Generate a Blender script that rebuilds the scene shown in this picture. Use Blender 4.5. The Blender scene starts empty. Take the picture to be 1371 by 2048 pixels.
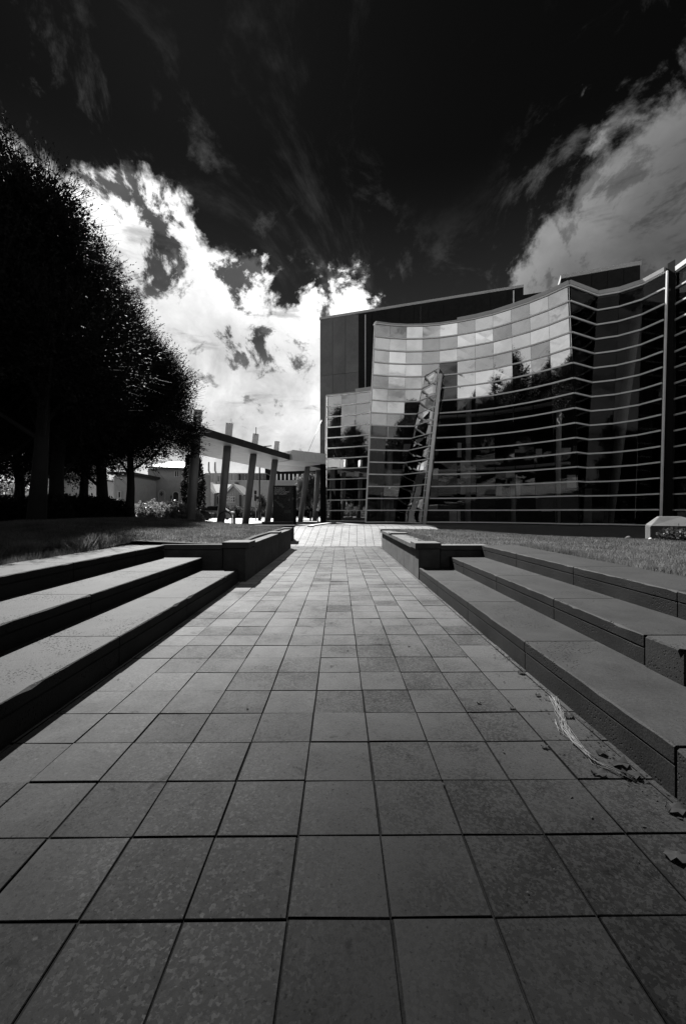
import bpy, bmesh, math, random
import numpy as np
from mathutils import Vector, noise as mnoise

random.seed(7)
sc = bpy.context.scene
col = sc.collection
R = math.radians

# ------------------------------------------------------------------ camera
FPX, CX, CY, EYE, YAW = 808.0, 685.5, 1025.0, 1.57, 0.0093
cam_d = bpy.data.cameras.new('camera')
cam_d.sensor_fit = 'VERTICAL'; cam_d.sensor_height = 36.0
cam_d.lens = FPX / 2048 * 36.0
cam_d.clip_start = 0.05; cam_d.clip_end = 3000
cam = bpy.data.objects.new('camera', cam_d); col.objects.link(cam)
cam.location = (0, 0, EYE); cam.rotation_euler = (R(90), 0, -YAW)
sc.camera = cam

# ------------------------------------------------------------------ sun, sky, exposure
SUN = Vector((-0.28, 0.69, 0.88)).normalized()
SUN_EL = math.asin(SUN.z); SUN_AZ = math.atan2(SUN.x, SUN.y)
sd = bpy.data.lights.new('sun', 'SUN'); sd.energy = 5.0; sd.angle = R(0.5); sd.color = (1, 0.995, 0.985)
so = bpy.data.objects.new('sun', sd); col.objects.link(so)
so.rotation_euler = SUN.to_track_quat('Z', 'Y').to_euler(); so.location = (-20, 50, 60)

sc.view_settings.view_transform = 'Standard'; sc.view_settings.look = 'None'
sc.view_settings.exposure = 1.85; sc.view_settings.gamma = 1.0
sc.view_settings.use_curve_mapping = False
sc.cycles.use_denoising = True
sc.cycles.max_bounces = 8; sc.cycles.transparent_max_bounces = 24
sc.cycles.sample_clamp_indirect = 4.0


class NT:
    """tiny helper around a node tree"""
    def __init__(s, tree):
        s.t = tree; s.n = tree.nodes; s.l = tree.links
    def node(s, typ, **kw):
        n = s.n.new(typ)
        for k, v in kw.items(): setattr(n, k, v)
        return n
    def put(s, sock, v):
        if isinstance(v, bpy.types.NodeSocket): s.l.new(v, sock)
        else:
            try: sock.default_value = v
            except TypeError: sock.default_value = (v, v, v, 1) if len(sock.default_value) == 4 else (v, v, v)
    def m(s, op, a, b=None, c=None, clamp=False):
        n = s.node('ShaderNodeMath', operation=op, use_clamp=clamp)
        s.put(n.inputs[0], a)
        if b is not None: s.put(n.inputs[1], b)
        if c is not None: s.put(n.inputs[2], c)
        return n.outputs[0]
    def noise(s, vec, scale, detail=4, rough=0.55, dist=0.0):
        n = s.node('ShaderNodeTexNoise'); s.put(n.inputs['Vector'], vec)
        n.inputs['Scale'].default_value = scale; n.inputs['Detail'].default_value = detail
        n.inputs['Roughness'].default_value = rough; n.inputs['Distortion'].default_value = dist
        return n.outputs['Fac']
    def voro(s, vec, scale, feature='F1', out='Distance'):
        n = s.node('ShaderNodeTexVoronoi', feature=feature); s.put(n.inputs['Vector'], vec)
        n.inputs['Scale'].default_value = scale
        return n.outputs[out]
    def rng(s, v, a, b, c, d, smooth=False):
        n = s.node('ShaderNodeMapRange'); n.interpolation_type = 'SMOOTHSTEP' if smooth else 'LINEAR'
        s.put(n.inputs[0], v)
        for i, q in enumerate((a, b, c, d)): s.put(n.inputs[i + 1], q)
        return n.outputs[0]
    def mix(s, f, a, b):
        n = s.node('ShaderNodeMix', data_type='FLOAT'); s.put(n.inputs[0], f)
        s.put(n.inputs[2], a); s.put(n.inputs[3], b)
        return n.outputs[0]
    def curve(s, v, pts):
        n = s.node('ShaderNodeFloatCurve'); s.put(n.inputs['Value'], v)
        c = n.mapping.curves[0]
        c.points[0].location = pts[0]; c.points[1].location = pts[-1]
        for p in pts[1:-1]: c.points.new(*p)
        for p in c.points: p.handle_type = 'AUTO_CLAMPED'
        n.mapping.update()
        return n.outputs[0]


w = bpy.data.worlds.new('World'); sc.world = w; w.use_nodes = True
W = NT(w.node_tree); W.n.clear()
out = W.node('ShaderNodeOutputWorld'); bg = W.node('ShaderNodeBackground')
bg.inputs['Strength'].default_value = 0.1
W.l.new(bg.outputs[0], out.inputs[0])
sky = W.node('ShaderNodeTexSky', sky_type='NISHITA'); sky.sun_disc = False
sky.sun_elevation = SUN_EL; sky.sun_rotation = SUN_AZ
sepc = W.node('ShaderNodeSeparateColor'); W.l.new(sky.outputs[0], sepc.inputs[0])
red = sepc.outputs[0]                                    # black-and-white film behind a red filter: only the red of the sky
clear = W.m('MULTIPLY', W.m('POWER', red, 0.55), 0.0022)
tc = W.node('ShaderNodeTexCoord'); sx = W.node('ShaderNodeSeparateXYZ')
W.l.new(tc.outputs['Generated'], sx.inputs[0])
X, Y, Z = sx.outputs
az = W.m('ARCTAN2', X, Y)
az01 = W.m('ADD', W.m('DIVIDE', az, 2 * math.pi), 0.5)
el = W.m('ARCSINE', Z)
def A(d): return 0.5 + d / 360.0
# height of the cloud bank all round the horizon, in radians
T = W.curve(az01, [(0, .60), (A(-130), .56), (A(-90), .62), (A(-60), .68), (A(-40), .665), (A(-28), .645), (A(-18), .60), (A(-12), .53),
                   (A(-4), .52), (A(3), .535), (A(8), .47), (A(14), .40), (A(19), .42), (A(24), .53), (A(29), .645), (A(34), .68),
                   (A(42), .72), (A(75), .70), (A(110), .62), (A(150), .58), (1, .60)])
bright = W.curve(az01, [(0, .80), (A(-120), .74), (A(-60), .80), (A(-30), .90), (A(4), .90), (A(12), .60), (A(20), .26), (A(30), .19), (A(45), .12),
                        (A(70), .2), (A(110), .45), (A(150), .74), (1, .80)])
zz = W.m('ADD', W.m('MAXIMUM', Z, 0.0), 0.6)
cv = W.node('ShaderNodeCombineXYZ')
W.put(cv.inputs[0], W.m('DIVIDE', X, zz)); W.put(cv.inputs[1], W.m('DIVIDE', Y, zz)); W.put(cv.inputs[2], 0.0)
mp = W.node('ShaderNodeMapping'); W.l.new(cv.outputs[0], mp.inputs[0])
mp.inputs['Rotation'].default_value = (0, 0, R(25)); mp.inputs['Scale'].default_value = (1.9, 1.5, 1); mp.inputs['Location'].default_value = (3.1, 1.7, 0.4)
n1 = W.noise(mp.outputs[0], 2.6, 10, 0.62, 0.25)
n2 = W.noise(mp.outputs[0], 5.2, 10, 0.66, 0.35)
n3 = W.noise(tc.outputs['Generated'], 7.5, 9, 0.62, 0.3)
nsum = W.m('ADD', W.m('MULTIPLY', W.m('SUBTRACT', n1, 0.5), 0.38), W.m('MULTIPLY', W.m('SUBTRACT', n3, 0.5), 0.36))
depth = W.m('ADD', W.m('SUBTRACT', T, el), nsum)
soft = W.curve(az01, [(0, .10), (A(-50), .10), (A(-25), .06), (A(8), .03), (A(22), .05), (A(45), .07), (1, .10)])
mask = W.rng(depth, 0.0, soft, 0.0, 1.0, True)
# grey undersides and torn gaps, mostly in the upper part of the bank
frac = W.m('DIVIDE', el, T)
gap = W.rng(W.m('ADD', n2, W.m('MULTIPLY', W.m('SUBTRACT', frac, 0.75), 0.16)), 0.515, 0.60, 0.0, 1.0, True)
gapamt = W.m('MULTIPLY', W.rng(frac, 0.35, 0.75, 0.45, 0.93), W.curve(az01, [(0, .8), (A(5), 1.0), (A(20), .55), (A(45), .45), (1, .8)]))
shade = W.m('SUBTRACT', 1.0, W.m('MULTIPLY', gap, gapamt))
shade = W.m('MULTIPLY', shade, W.rng(n3, 0.3, 0.65, 0.55, 1.12))
sv_ = W.node('ShaderNodeCombineXYZ'); W.put(sv_.inputs[0], W.m('MULTIPLY', az, 3.2)); W.put(sv_.inputs[1], W.m('MULTIPLY', el, 13.0))
streak = W.m('MULTIPLY', W.rng(W.noise(sv_.outputs[0], 1.15, 8, .6, .3), .54, .68, 0.0, .5, True), W.rng(el, .02, .12, 0.3, 1.0))
shade = W.m('MULTIPLY', shade, W.m('SUBTRACT', 1.0, streak))
rim = W.rng(depth, 0.03, 0.2, 1.75, 1.0, True)
cloud = W.m('MULTIPLY', W.m('MULTIPLY', bright, shade), rim)
wisp = W.m('MULTIPLY', W.rng(W.noise(mp.outputs[0], 1.3, 10, 0.68, 0.6), 0.52, 0.8, 0.0, 0.075, True), W.rng(el, 1.3, 0.6, 0.3, 1.0))
loose = W.m('MULTIPLY', W.rng(W.noise(mp.outputs[0], 4.4, 11, 0.68, 0.45), 0.52, 0.72, 0.0, 1.0, True), W.rng(W.m('SUBTRACT', el, T), -0.05, 0.26, 0.11, 0.0, True))
base = W.m('ADD', W.m('ADD', clear, W.m('ADD', wisp, loose)), W.rng(el, .36, .72, .022, 0.0, True))
val = W.mix(mask, base, W.m('MAXIMUM', cloud, W.m('MULTIPLY', base, 1.2)))
gnd = W.rng(Z, -0.02, 0.0, 0.0, 1.0)
val = W.mix(gnd, 0.05, val)
cc = W.node('ShaderNodeCombineColor')
v10 = W.m('MULTIPLY', val, 2.8)
for i in range(3): W.l.new(v10, cc.inputs[i])
W.l.new(cc.outputs[0], bg.inputs['Color'])


# ------------------------------------------------------------------ helpers
def P(px, py, d):
    """world point of a photograph pixel at distance d along the view axis"""
    u = (px - CX) / FPX; v = (CY - py) / FPX
    return Vector((d * (u * math.cos(YAW) + math.sin(YAW)), d * (math.cos(YAW) - u * math.sin(YAW)), EYE + d * v))
def G(px, d, z):
    p = P(px, CY, d); p.z = z; return p


def new_mat(name):
    m = bpy.data.materials.new(name); m.use_nodes = True
    t = NT(m.node_tree); b = t.n['Principled BSDF']
    return m, t, b
def grey(t, sock, v):
    n = t.node('ShaderNodeCombineColor')
    for i in range(3): t.put(n.inputs[i], v)
    t.l.new(n.outputs[0], sock)
def bump(t, b, h, strength, dist=0.01):
    n = t.node('ShaderNodeBump'); n.inputs['Strength'].default_value = strength; n.inputs['Distance'].default_value = dist
    t.put(n.inputs['Height'], h); t.l.new(n.outputs[0], b.inputs['Normal'])
def coords(t, rnd=True, kind='Object'):
    c = t.node('ShaderNodeTexCoord').outputs[kind]
    if not rnd: return c, None
    oi = t.node('ShaderNodeObjectInfo')
    v = t.node('ShaderNodeVectorMath', operation='ADD'); t.l.new(c, v.inputs[0])
    s = t.m('MULTIPLY', oi.outputs['Random'], 87.0)
    cb = t.node('ShaderNodeCombineXYZ'); t.put(cb.inputs[0], s); t.put(cb.inputs[1], t.m('MULTIPLY', s, 1.7)); t.put(cb.inputs[2], t.m('MULTIPLY', s, .3))
    t.l.new(cb.outputs[0], v.inputs[1])
    return v.outputs[0], oi.outputs['Random']

def grazing_falloff(t, b, amount, rough):
    """light falloff painted as a surface reflection: almost nothing seen from above, strong toward grazing light"""
    g = t.node('ShaderNodeBsdfPrincipled'); g.inputs['Base Color'].default_value = (0, 0, 0, 1); g.inputs['Metallic'].default_value = 1.0
    g.inputs['Specular Tint'].default_value = (1, 1, 1, 1); t.put(g.inputs['Roughness'], rough)
    if b.inputs['Normal'].links: t.l.new(b.inputs['Normal'].links[0].from_socket, g.inputs['Normal'])
    bl = t.node('ShaderNodeBsdfDiffuse'); bl.inputs['Color'].default_value = (0, 0, 0, 1)
    mx = t.node('ShaderNodeMixShader'); t.put(mx.inputs[0], amount); t.l.new(bl.outputs[0], mx.inputs[1]); t.l.new(g.outputs[0], mx.inputs[2])
    ad = t.node('ShaderNodeAddShader'); t.l.new(b.outputs[0], ad.inputs[0]); t.l.new(mx.outputs[0], ad.inputs[1])
    t.l.new(ad.outputs[0], t.n['Material Output'].inputs['Surface'])
def upface_sheen(t):
    """mask that keeps the painted grazing sheen to upward faces"""
    s = t.node('ShaderNodeSeparateXYZ'); t.l.new(t.node('ShaderNodeNewGeometry').outputs['True Normal'], s.inputs[0])
    return t.rng(s.outputs[2], .85, .98, 0, 1)
def m_stone(name, base, pits=0.5, rough=0.75, big=1.0, spec=0.5, var=0.25, sheen=0.0, gl=0.0):
    m, t, b = new_mat(name); c, rnd = coords(t)
    n = t.noise(c, 2.3 * big, 6, .6); f = t.noise(c, 60, 4, .6); st = t.noise(c, 7 * big, 5, .7, .4)
    v = t.m('MULTIPLY', t.rng(n, .3, .7, 1 - var, 1 + var), t.rng(f, .3, .7, .72, 1.25))
    v = t.m('MULTIPLY', v, t.rng(rnd, 0, 1, .88, 1.1))
    patch = t.rng(t.noise(c, 1.7, 3, .5, .3), .5, .64, 0, 1, True)
    hole = t.m('MULTIPLY', t.rng(t.voro(c, 38), .12, .3, 1, 0), t.m('MULTIPLY', patch, pits))
    fine = t.m('MULTIPLY', t.rng(t.voro(c, 95), .1, .24, 1, 0), t.m('MULTIPLY', t.rng(st, .5, .7, 0, 1, True), pits))
    hole = t.m('MAXIMUM', hole, fine)
    v = t.m('MULTIPLY', t.m('MULTIPLY', v, base), t.m('SUBTRACT', 1, t.m('MULTIPLY', hole, .75)))
    grey(t, b.inputs['Base Color'], v)
    b.inputs['Roughness'].default_value = rough; b.inputs['Specular IOR Level'].default_value = spec
    t.put(b.inputs['Sheen Weight'], t.m('MULTIPLY', upface_sheen(t), sheen)); b.inputs['Sheen Roughness'].default_value = .45
    h = t.m('SUBTRACT', t.m('ADD', t.m('MULTIPLY', f, .35), t.m('MULTIPLY', st, .25)), t.m('MULTIPLY', hole, 1.4))
    bump(t, b, h, .9, .008)
    if gl: grazing_falloff(t, b, gl, .7)
    return m

def m_plain(name, base, rough=0.6, metal=0.0, var=.12, scale=3, spec=.5, bmp=.1):
    m, t, b = new_mat(name); c, rnd = coords(t)
    n = t.noise(c, scale, 5, .6); n2 = t.noise(c, scale * 9, 3, .6)
    v = t.m('MULTIPLY', t.rng(n, .3, .7, 1 - var, 1 + var), t.rng(n2, .3, .7, 1 - var * .5, 1 + var * .5))
    grey(t, b.inputs['Base Color'], t.m('MULTIPLY', v, base))
    t.put(b.inputs['Roughness'], t.rng(n2, .3, .7, max(rough - .06, 0.02), min(rough + .06, 1)))
    b.inputs['Metallic'].default_value = metal; b.inputs['Specular IOR Level'].default_value = spec
    if bmp: bump(t, b, n2, bmp, .01)
    return m

def m_tile(name, TILE_BASE):
    m, t, b = new_mat(name); c, rnd = coords(t)
    sc_ = t.node('ShaderNodeMapping'); t.l.new(c, sc_.inputs[0])
    wv = t.node('ShaderNodeVectorMath', operation='ADD')
    nz = t.node('ShaderNodeTexNoise'); t.l.new(c, nz.inputs['Vector']); nz.inputs['Scale'].default_value = 60
    sv = t.node('ShaderNodeVectorMath', operation='SCALE'); t.l.new(nz.outputs['Color'], sv.inputs[0]); sv.inputs['Scale'].default_value = .025
    t.l.new(c, wv.inputs[0]); t.l.new(sv.outputs[0], wv.inputs[1])
    vor = t.node('ShaderNodeTexVoronoi'); t.l.new(wv.outputs[0], vor.inputs['Vector']); vor.inputs['Scale'].default_value = 85
    flake = t.node('ShaderNodeSeparateColor'); t.l.new(vor.outputs['Color'], flake.inputs[0])
    f = flake.outputs[0]
    n = t.noise(c, 4, 5, .6); fine = t.noise(c, 130, 3, .6)
    sel = t.rng(f, .55, .72, 0, 1)
    spot = t.rng(t.voro(c, 9), .05, .1, 1, 0)
    dirt = t.rng(t.noise(c, 70, 2, .5), .62, .74, 0, 1)
    v = t.m('ADD', .72, t.m('MULTIPLY', sel, .5))
    v = t.m('ADD', v, t.m('MULTIPLY', spot, .9))
    v = t.m('MULTIPLY', v, t.rng(n, .3, .7, .78, 1.2))
    v = t.m('MULTIPLY', v, t.m('SUBTRACT', 1, t.m('MULTIPLY', dirt, .6)))
    v = t.m('MULTIPLY', v, t.rng(rnd, 0, 1, .7, 1.3))
    wp = t.node('ShaderNodeNewGeometry').outputs['Position']
    v = t.m('MULTIPLY', v, t.m('MULTIPLY', t.rng(t.noise(wp, .9, 6, .65, .4), .35, .65, .72, 1.22), t.rng(t.noise(wp, 5.5, 4, .6, .6), .62, .7, 1.0, .62, True)))
    v = t.m('MULTIPLY', v, TILE_BASE)
    grey(t, b.inputs['Base Color'], v)
    t.put(b.inputs['Roughness'], t.m('ADD', t.rng(f, 0, 1, .45, .75), t.rng(n, .3, .7, -.06, .06)))
    b.inputs['Specular IOR Level'].default_value = .5; b.inputs['IOR'].default_value = 1.06
    t.put(b.inputs['Sheen Weight'], t.m('MULTIPLY', t.m('MINIMUM', t.m('MULTIPLY', v, 1.1 / TILE_BASE), 1.0), upface_sheen(t))); b.inputs['Sheen Roughness'].default_value = .342  # sheen on the tops imitates the path brightening with distance
    bump(t, b, t.m('ADD', t.m('MULTIPLY', f, .4), t.m('MULTIPLY', fine, .6)), .22, .004)
    grazing_falloff(t, b, t.m('MINIMUM', t.m('MULTIPLY', v, 1.0 / TILE_BASE), 1.0), t.rng(f, 0, 1, .55, .75))
    return m

def m_glass(name, refl, tint, ior=1.5):
    m, t, b = new_mat(name); t.n.remove(b)
    o = t.n['Material Output']
    g = t.node('ShaderNodeBsdfGlossy'); g.inputs['Roughness'].default_value = 0.0
    c, rnd = coords(t)
    gv = t.rng(rnd, 0, 1, .82, 1.0); grey(t, g.inputs['Color'], gv)
    nz = t.noise(t.node('ShaderNodeTexCoord').outputs['Object'], .7, 2, .5)
    bp = t.node('ShaderNodeBump'); bp.inputs['Strength'].default_value = .11; bp.inputs['Distance'].default_value = .05
    t.l.new(nz, bp.inputs['Height']); t.l.new(bp.outputs[0], g.inputs['Normal'])
    tr = t.node('ShaderNodeBsdfTransparent'); tr.inputs['Color'].default_value = (tint, tint, tint, 1)
    fr = t.node('ShaderNodeFresnel'); fr.inputs['IOR'].default_value = ior
    mx = t.node('ShaderNodeMixShader'); t.put(mx.inputs[0], t.m('ADD', refl, t.m('MULTIPLY', fr.outputs[0], 1 - refl), clamp=True))
    t.l.new(tr.outputs[0], mx.inputs[1]); t.l.new(g.outputs[0], mx.inputs[2]); t.l.new(mx.outputs[0], o.inputs['Surface'])
    return m

def m_leaf(name, base, trans=.25, rough=.55):
    m, t, b = new_mat(name)
    c, rnd = coords(t, False)
    n = t.noise(c, 1.3, 4, .6); f = t.noise(c, 21, 2, .5)
    v = t.m('MULTIPLY', t.m('MULTIPLY', t.rng(n, .3, .7, .6, 1.35), t.rng(f, .3, .7, .7, 1.3)), base)
    grey(t, b.inputs['Base Color'], v); b.inputs['Roughness'].default_value = rough; b.inputs['Specular IOR Level'].default_value = .12
    if trans > 0:
        o = t.n['Material Output']; tl = t.node('ShaderNodeBsdfTranslucent'); grey(t, tl.inputs['Color'], t.m('MULTIPLY', v, 1.3))
        mx = t.node('ShaderNodeMixShader'); mx.inputs[0].default_value = trans
        t.l.new(b.outputs[0], mx.inputs[1]); t.l.new(tl.outputs[0], mx.inputs[2]); t.l.new(mx.outputs[0], o.inputs['Surface'])
    return m

M = {}
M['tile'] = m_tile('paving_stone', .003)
M['ramp_tile'] = m_tile('brightened_ramp_stone', .035)  # base lifted to stand in for bright light on the ramp
M['joint'] = m_plain('joint_grit', .004, .95, var=.4, scale=12, spec=.03, bmp=.3)
M['bench'] = m_stone('bench_basalt', .0125, 1.9, .66, spec=.07, var=.35, sheen=.04, gl=.45)
M['bench_end'] = m_stone('pitted_basalt', .017, 2.2, .9, spec=.1, sheen=.03)
M['wall'] = m_stone('planter_concrete', .05, .3, .85, 1.4, spec=.2, var=.35, sheen=.3)
M['ground'] = m_plain('forecourt_paving', .06, .7, var=.2, scale=.6, spec=.9)
M['road'] = m_plain('road_asphalt', .12, .62, var=.2, scale=2, spec=.9)
M['kerb'] = m_plain('kerb_concrete', .3, .7, var=.12)
M['soil'] = m_leaf('lawn_soil', .035, 0, .9)
M['grass'] = m_leaf('grass_blade', .085, .3, .5)
M['lit_grass'] = m_leaf('sunlit_grass_blade', .14, .35, .5)  # paler blades paint the sunlit patches of the left lawn
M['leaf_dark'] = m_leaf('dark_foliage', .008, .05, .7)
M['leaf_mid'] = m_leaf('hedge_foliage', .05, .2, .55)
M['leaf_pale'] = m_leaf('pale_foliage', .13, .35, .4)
M['bark'] = m_plain('bark', .006, .95, var=.35, scale=6, bmp=.6)
M['rail'] = m_plain('white_powder_coat', .82, .4, .0, .06)
M['coping'] = m_plain('coping_metal', .42, .45, .2, .08)
M['mullion'] = m_plain('dark_mullion', .01, .8, spec=.03)
M['panel'] = m_plain('dark_zinc_panel', .13, .42, .75, .22, .35)
M['panel_b'] = m_plain('zinc_panel_dim_reflection', .015, .5, 0, .3, spec=.08)  # zinc darkened to paint the reflection fading across the hall
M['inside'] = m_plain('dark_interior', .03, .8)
M['pillar'] = m_plain('painted_steel_pole', .85, .45, .0, .05)
M['white_col'] = m_plain('white_interior_column', .7, .6)
M['canopy_fascia'] = m_plain('canopy_fascia', .04, .5, .0, .15, 1.0, spec=.2)
M['canopy_soffit'] = m_plain('canopy_soffit', .62, .5, .0, .08, 1.0)
M['col_paint'] = m_plain('grey_column_paint', .15, .5, .0, .1)
M['stub'] = m_plain('pale_column_head', .8, .5, .0, .06)
M['plinth'] = m_stone('plinth_concrete', .06, .4, .8, .8, spec=.2)
M['black'] = m_plain('black_panel', .012, .3)
M['text'] = m_plain('grey_lettering', .6, .5)
M['print'] = m_plain('dim_print', .06, .4, var=.5, scale=14)
M['render'] = m_plain('house_render', .38, .85, var=.1)
M['timber'] = m_plain('weatherboard', .3, .75, var=.15)
M['roof_tile'] = m_plain('roof_sheet', .09, .75, var=.15, spec=.15)
M['trim'] = m_plain('white_trim', .55, .6)
M['grey_clad'] = m_plain('grey_cladding', .3, .6, var=.12)
M['window'] = m_plain('window_glass', .015, .08, spec=.8, bmp=0)
M['car_dark'] = m_plain('dark_car_paint', .03, .15, spec=.8, bmp=0)
M['car_silver'] = m_plain('silver_car_paint', .5, .25, .6, bmp=0)
M['tyre'] = m_plain('tyre_rubber', .02, .8)
M['chrome'] = m_plain('wheel_metal', .55, .3, .9)
M['steel'] = m_plain('dark_steel', .05, .4, .6)
M['straw'] = m_leaf('dry_straw', .095, .1, .7)
M['dead_leaf'] = m_leaf('dead_leaf', .014, .05, .9)
M['lamp'] = m_plain('white_globe', .9, .25)
GL = [m_glass('coated_glass_a', .38, .30), m_glass('coated_glass_b', .58, .22), m_glass('coated_glass_c', .8, .15)]
M['clear_glass'] = m_glass('clear_glass', 0.0, .4, 1.28); M['low_glass'] = m_glass('plain_glass', .03, .78)


class MB:
    def __init__(s): s.v = []; s.f = []; s.sm = []
    def add(s, vs, fs, smooth=False):
        o = len(s.v); s.v += [tuple(v) for v in vs]; s.f += [tuple(i + o for i in f) for f in fs]; s.sm += [smooth] * len(fs); return s
    def box(s, x0, x1, y0, y1, z0, z1):
        vs = [(x, y, z) for z in (z0, z1) for y in (y0, y1) for x in (x0, x1)]
        return s.add(vs, [(0, 2, 3, 1), (4, 5, 7, 6), (0, 1, 5, 4), (2, 6, 7, 3), (0, 4, 6, 2), (1, 3, 7, 5)])
    def hexa(s, b, t):
        """bottom quad and top quad, both counter-clockwise from above"""
        n = len(b)
        fs = [tuple(reversed(range(n))), tuple(range(n, 2 * n))] + [(i, (i + 1) % n, n + (i + 1) % n, n + i) for i in range(n)]
        return s.add(list(b) + list(t), fs)
    def prism(s, poly, z0, z1):
        return s.hexa([(p[0], p[1], z0) for p in poly], [(p[0], p[1], z1) for p in poly])
    def bar(s, p, q, wd, ht, up=(0, 0, 1)):
        p = Vector(p); q = Vector(q); d = (q - p).normalized(); up = Vector(up)
        sd_ = d.cross(up)
        if sd_.length < 1e-4: sd_ = d.cross(Vector((0, 1, 0)))
        sd_.normalize(); u = sd_.cross(d).normalized(); a = sd_ * wd / 2; b = u * ht / 2
        vs = [p - a - b, p + a - b, p + a + b, p - a + b, q - a - b, q + a - b, q + a + b, q - a + b]
        return s.add(vs, [(3, 2, 1, 0), (4, 5, 6, 7), (0, 1, 5, 4), (1, 2, 6, 5), (2, 3, 7, 6), (3, 0, 4, 7)])
    def tube(s, pts, rs, n=8, cap=True):
        pts = [Vector(p) for p in pts]; o = []
        for i, p in enumerate(pts):
            d = (pts[min(i + 1, len(pts) - 1)] - pts[max(i - 1, 0)]).normalized()
            a = d.cross(Vector((0.3, 0.9, 0.2)));
            if a.length < .05: a = d.cross(Vector((1, 0, 0)))
            a.normalize(); b = d.cross(a)
            r = rs[i] if hasattr(rs, '__len__') else rs
            o += [p + (a * math.cos(6.2832 * k / n) + b * math.sin(6.2832 * k / n)) * r for k in range(n)]
        fs = [(i * n + k, i * n + (k + 1) % n, (i + 1) * n + (k + 1) % n, (i + 1) * n + k) for i in range(len(pts) - 1) for k in range(n)]
        if cap: fs += [tuple(reversed(range(n))), tuple(range((len(pts) - 1) * n, len(pts) * n))]
        return s.add(o, fs, True)
    def mesh(s, name, mat, org=(0, 0, 0), bevel=0, fix=True):
        me = bpy.data.meshes.new(name)
        vs = [(v[0] - org[0], v[1] - org[1], v[2] - org[2]) for v in s.v]
        me.from_pydata(vs, [], s.f); me.polygons.foreach_set('use_smooth', s.sm)
        if fix or bevel:
            bm = bmesh.new(); bm.from_mesh(me)
            if bevel: bmesh.ops.bevel(bm, geom=list(bm.edges), offset=bevel, segments=1, affect='EDGES', clamp_overlap=True)
            bmesh.ops.recalc_face_normals(bm, faces=list(bm.faces)); bm.to_mesh(me); bm.free()
        me.materials.append(mat if not isinstance(mat, str) else M[mat]); me.update()
        return me
    def build(s, name, mat, parent=None, bevel=0, fix=True, own=False):
        org = world_loc(parent) if parent else (0, 0, 0)
        if own:                                            # put the origin at the piece's centre
            a = np.array(s.v); c = Vector((a.min(0) + a.max(0)) / 2)
            me = s.mesh(name, mat, c, bevel, fix); o = bpy.data.objects.new(name, me); col.objects.link(o)
            o.location = c - Vector(org)
        else:
            me = s.mesh(name, mat, org, bevel, fix); o = bpy.data.objects.new(name, me); col.objects.link(o)
        if parent: o.parent = parent
        return o
def world_loc(o):
    l = Vector((0, 0, 0))
    while o: l = l + o.location; o = o.parent
    return l
def tag(o, label=None, cat=None, group=None, kind=None):
    if label: o['label'] = label
    if cat: o['category'] = cat
    if group: o['group'] = group
    if kind: o['kind'] = kind
    return o
def thing(name, label, cat, loc=(0, 0, 0), group=None):
    o = bpy.data.objects.new(name, None); col.objects.link(o); o.location = loc; o.empty_display_size = .3
    return tag(o, label, cat, group)
def inst(name, me, loc, parent=None, rz=0):
    o = bpy.data.objects.new(name, me); col.objects.link(o)
    o.location = Vector(loc) - (world_loc(parent) if parent else Vector((0, 0, 0))); o.rotation_euler = (0, 0, rz)
    if parent: o.parent = parent
    return o
def big(name, verts, tris, mat, smooth=False, nv=3):
    """fast mesh from numpy arrays of equal-sided faces"""
    me = bpy.data.meshes.new(name); nvt = len(verts); nf = len(tris)
    me.vertices.add(nvt); me.vertices.foreach_set('co', np.asarray(verts, np.float32).ravel())
    me.loops.add(nf * nv); me.loops.foreach_set('vertex_index', np.asarray(tris, np.int32).ravel())
    me.polygons.add(nf); me.polygons.foreach_set('loop_start', np.arange(0, nf * nv, nv, dtype=np.int32))
    me.update(calc_edges=True)
    me.materials.append(M[mat]); return me


# ------------------------------------------------------------------ the ground
def ramp(y):
    t = min(max((y - 17.9) / 5.3, 0), 1); return .77 * t * t * (3 - 2 * t)
ys = [-600, -200, -60, -20, -8, 0, 8, 14, 17, 17.9] + [17.9 + .53 * i for i in range(1, 11)] + [26, 32, 45, 70, 120, 300, 1500]
xs = [-1200, -300, -100, -40, -20, -10, -5, -2, 0, 2, 5, 10, 20, 40, 100, 300, 1200]
g = MB(); g.add([(x, y, ramp(y) - .06) for y in ys for x in xs],
                [(j * len(xs) + i, j * len(xs) + i + 1, (j + 1) * len(xs) + i + 1, (j + 1) * len(xs) + i) for j in range(len(ys) - 1) for i in range(len(xs) - 1)])
tag(g.build('ground', 'ground', fix=False), kind='structure')
# the street across the far side
road = MB().box(-140, 60, 45, 56, .70, .715); tag(road.build('street', 'road'), kind='structure')

# ------------------------------------------------------------------ the paved path, stone by stone
TS, GAP = .4, .0065
path = MB().box(-2.3, 1.95, -3.0, 18.2, -.055, -.009).build('path', 'joint'); tag(path, kind='structure')
def tile_mesh(wx, wy, seed):
    rnd = random.Random(seed); b = MB(); hx, hy = (wx - GAP) / 2, (wy - GAP) / 2; c = .003
    j = lambda s: rnd.uniform(-s, s)
    q = [(-hx, -hy), (hx, -hy), (hx, hy), (-hx, hy)]
    low = [(x + j(.0015), y + j(.0015), -.05) for x, y in q]
    mid = [(x, y, -c + j(.001)) for x, y, _ in low]
    top = [(x * (1 - c / abs(x)), y * (1 - c / abs(y)), j(.0012)) for x, y, _ in low]
    b.add(low + mid + top, [(0, 1, 5, 4), (1, 2, 6, 5), (2, 3, 7, 6), (3, 0, 4, 7), (4, 5, 9, 8), (5, 6, 10, 9), (6, 7, 11, 10), (7, 4, 8, 11), (8, 9, 10, 11)])
    return b
TM = [tile_mesh(TS, TS, i).mesh('paving_stone_%d' % i, 'tile') for i in range(6)]
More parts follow.
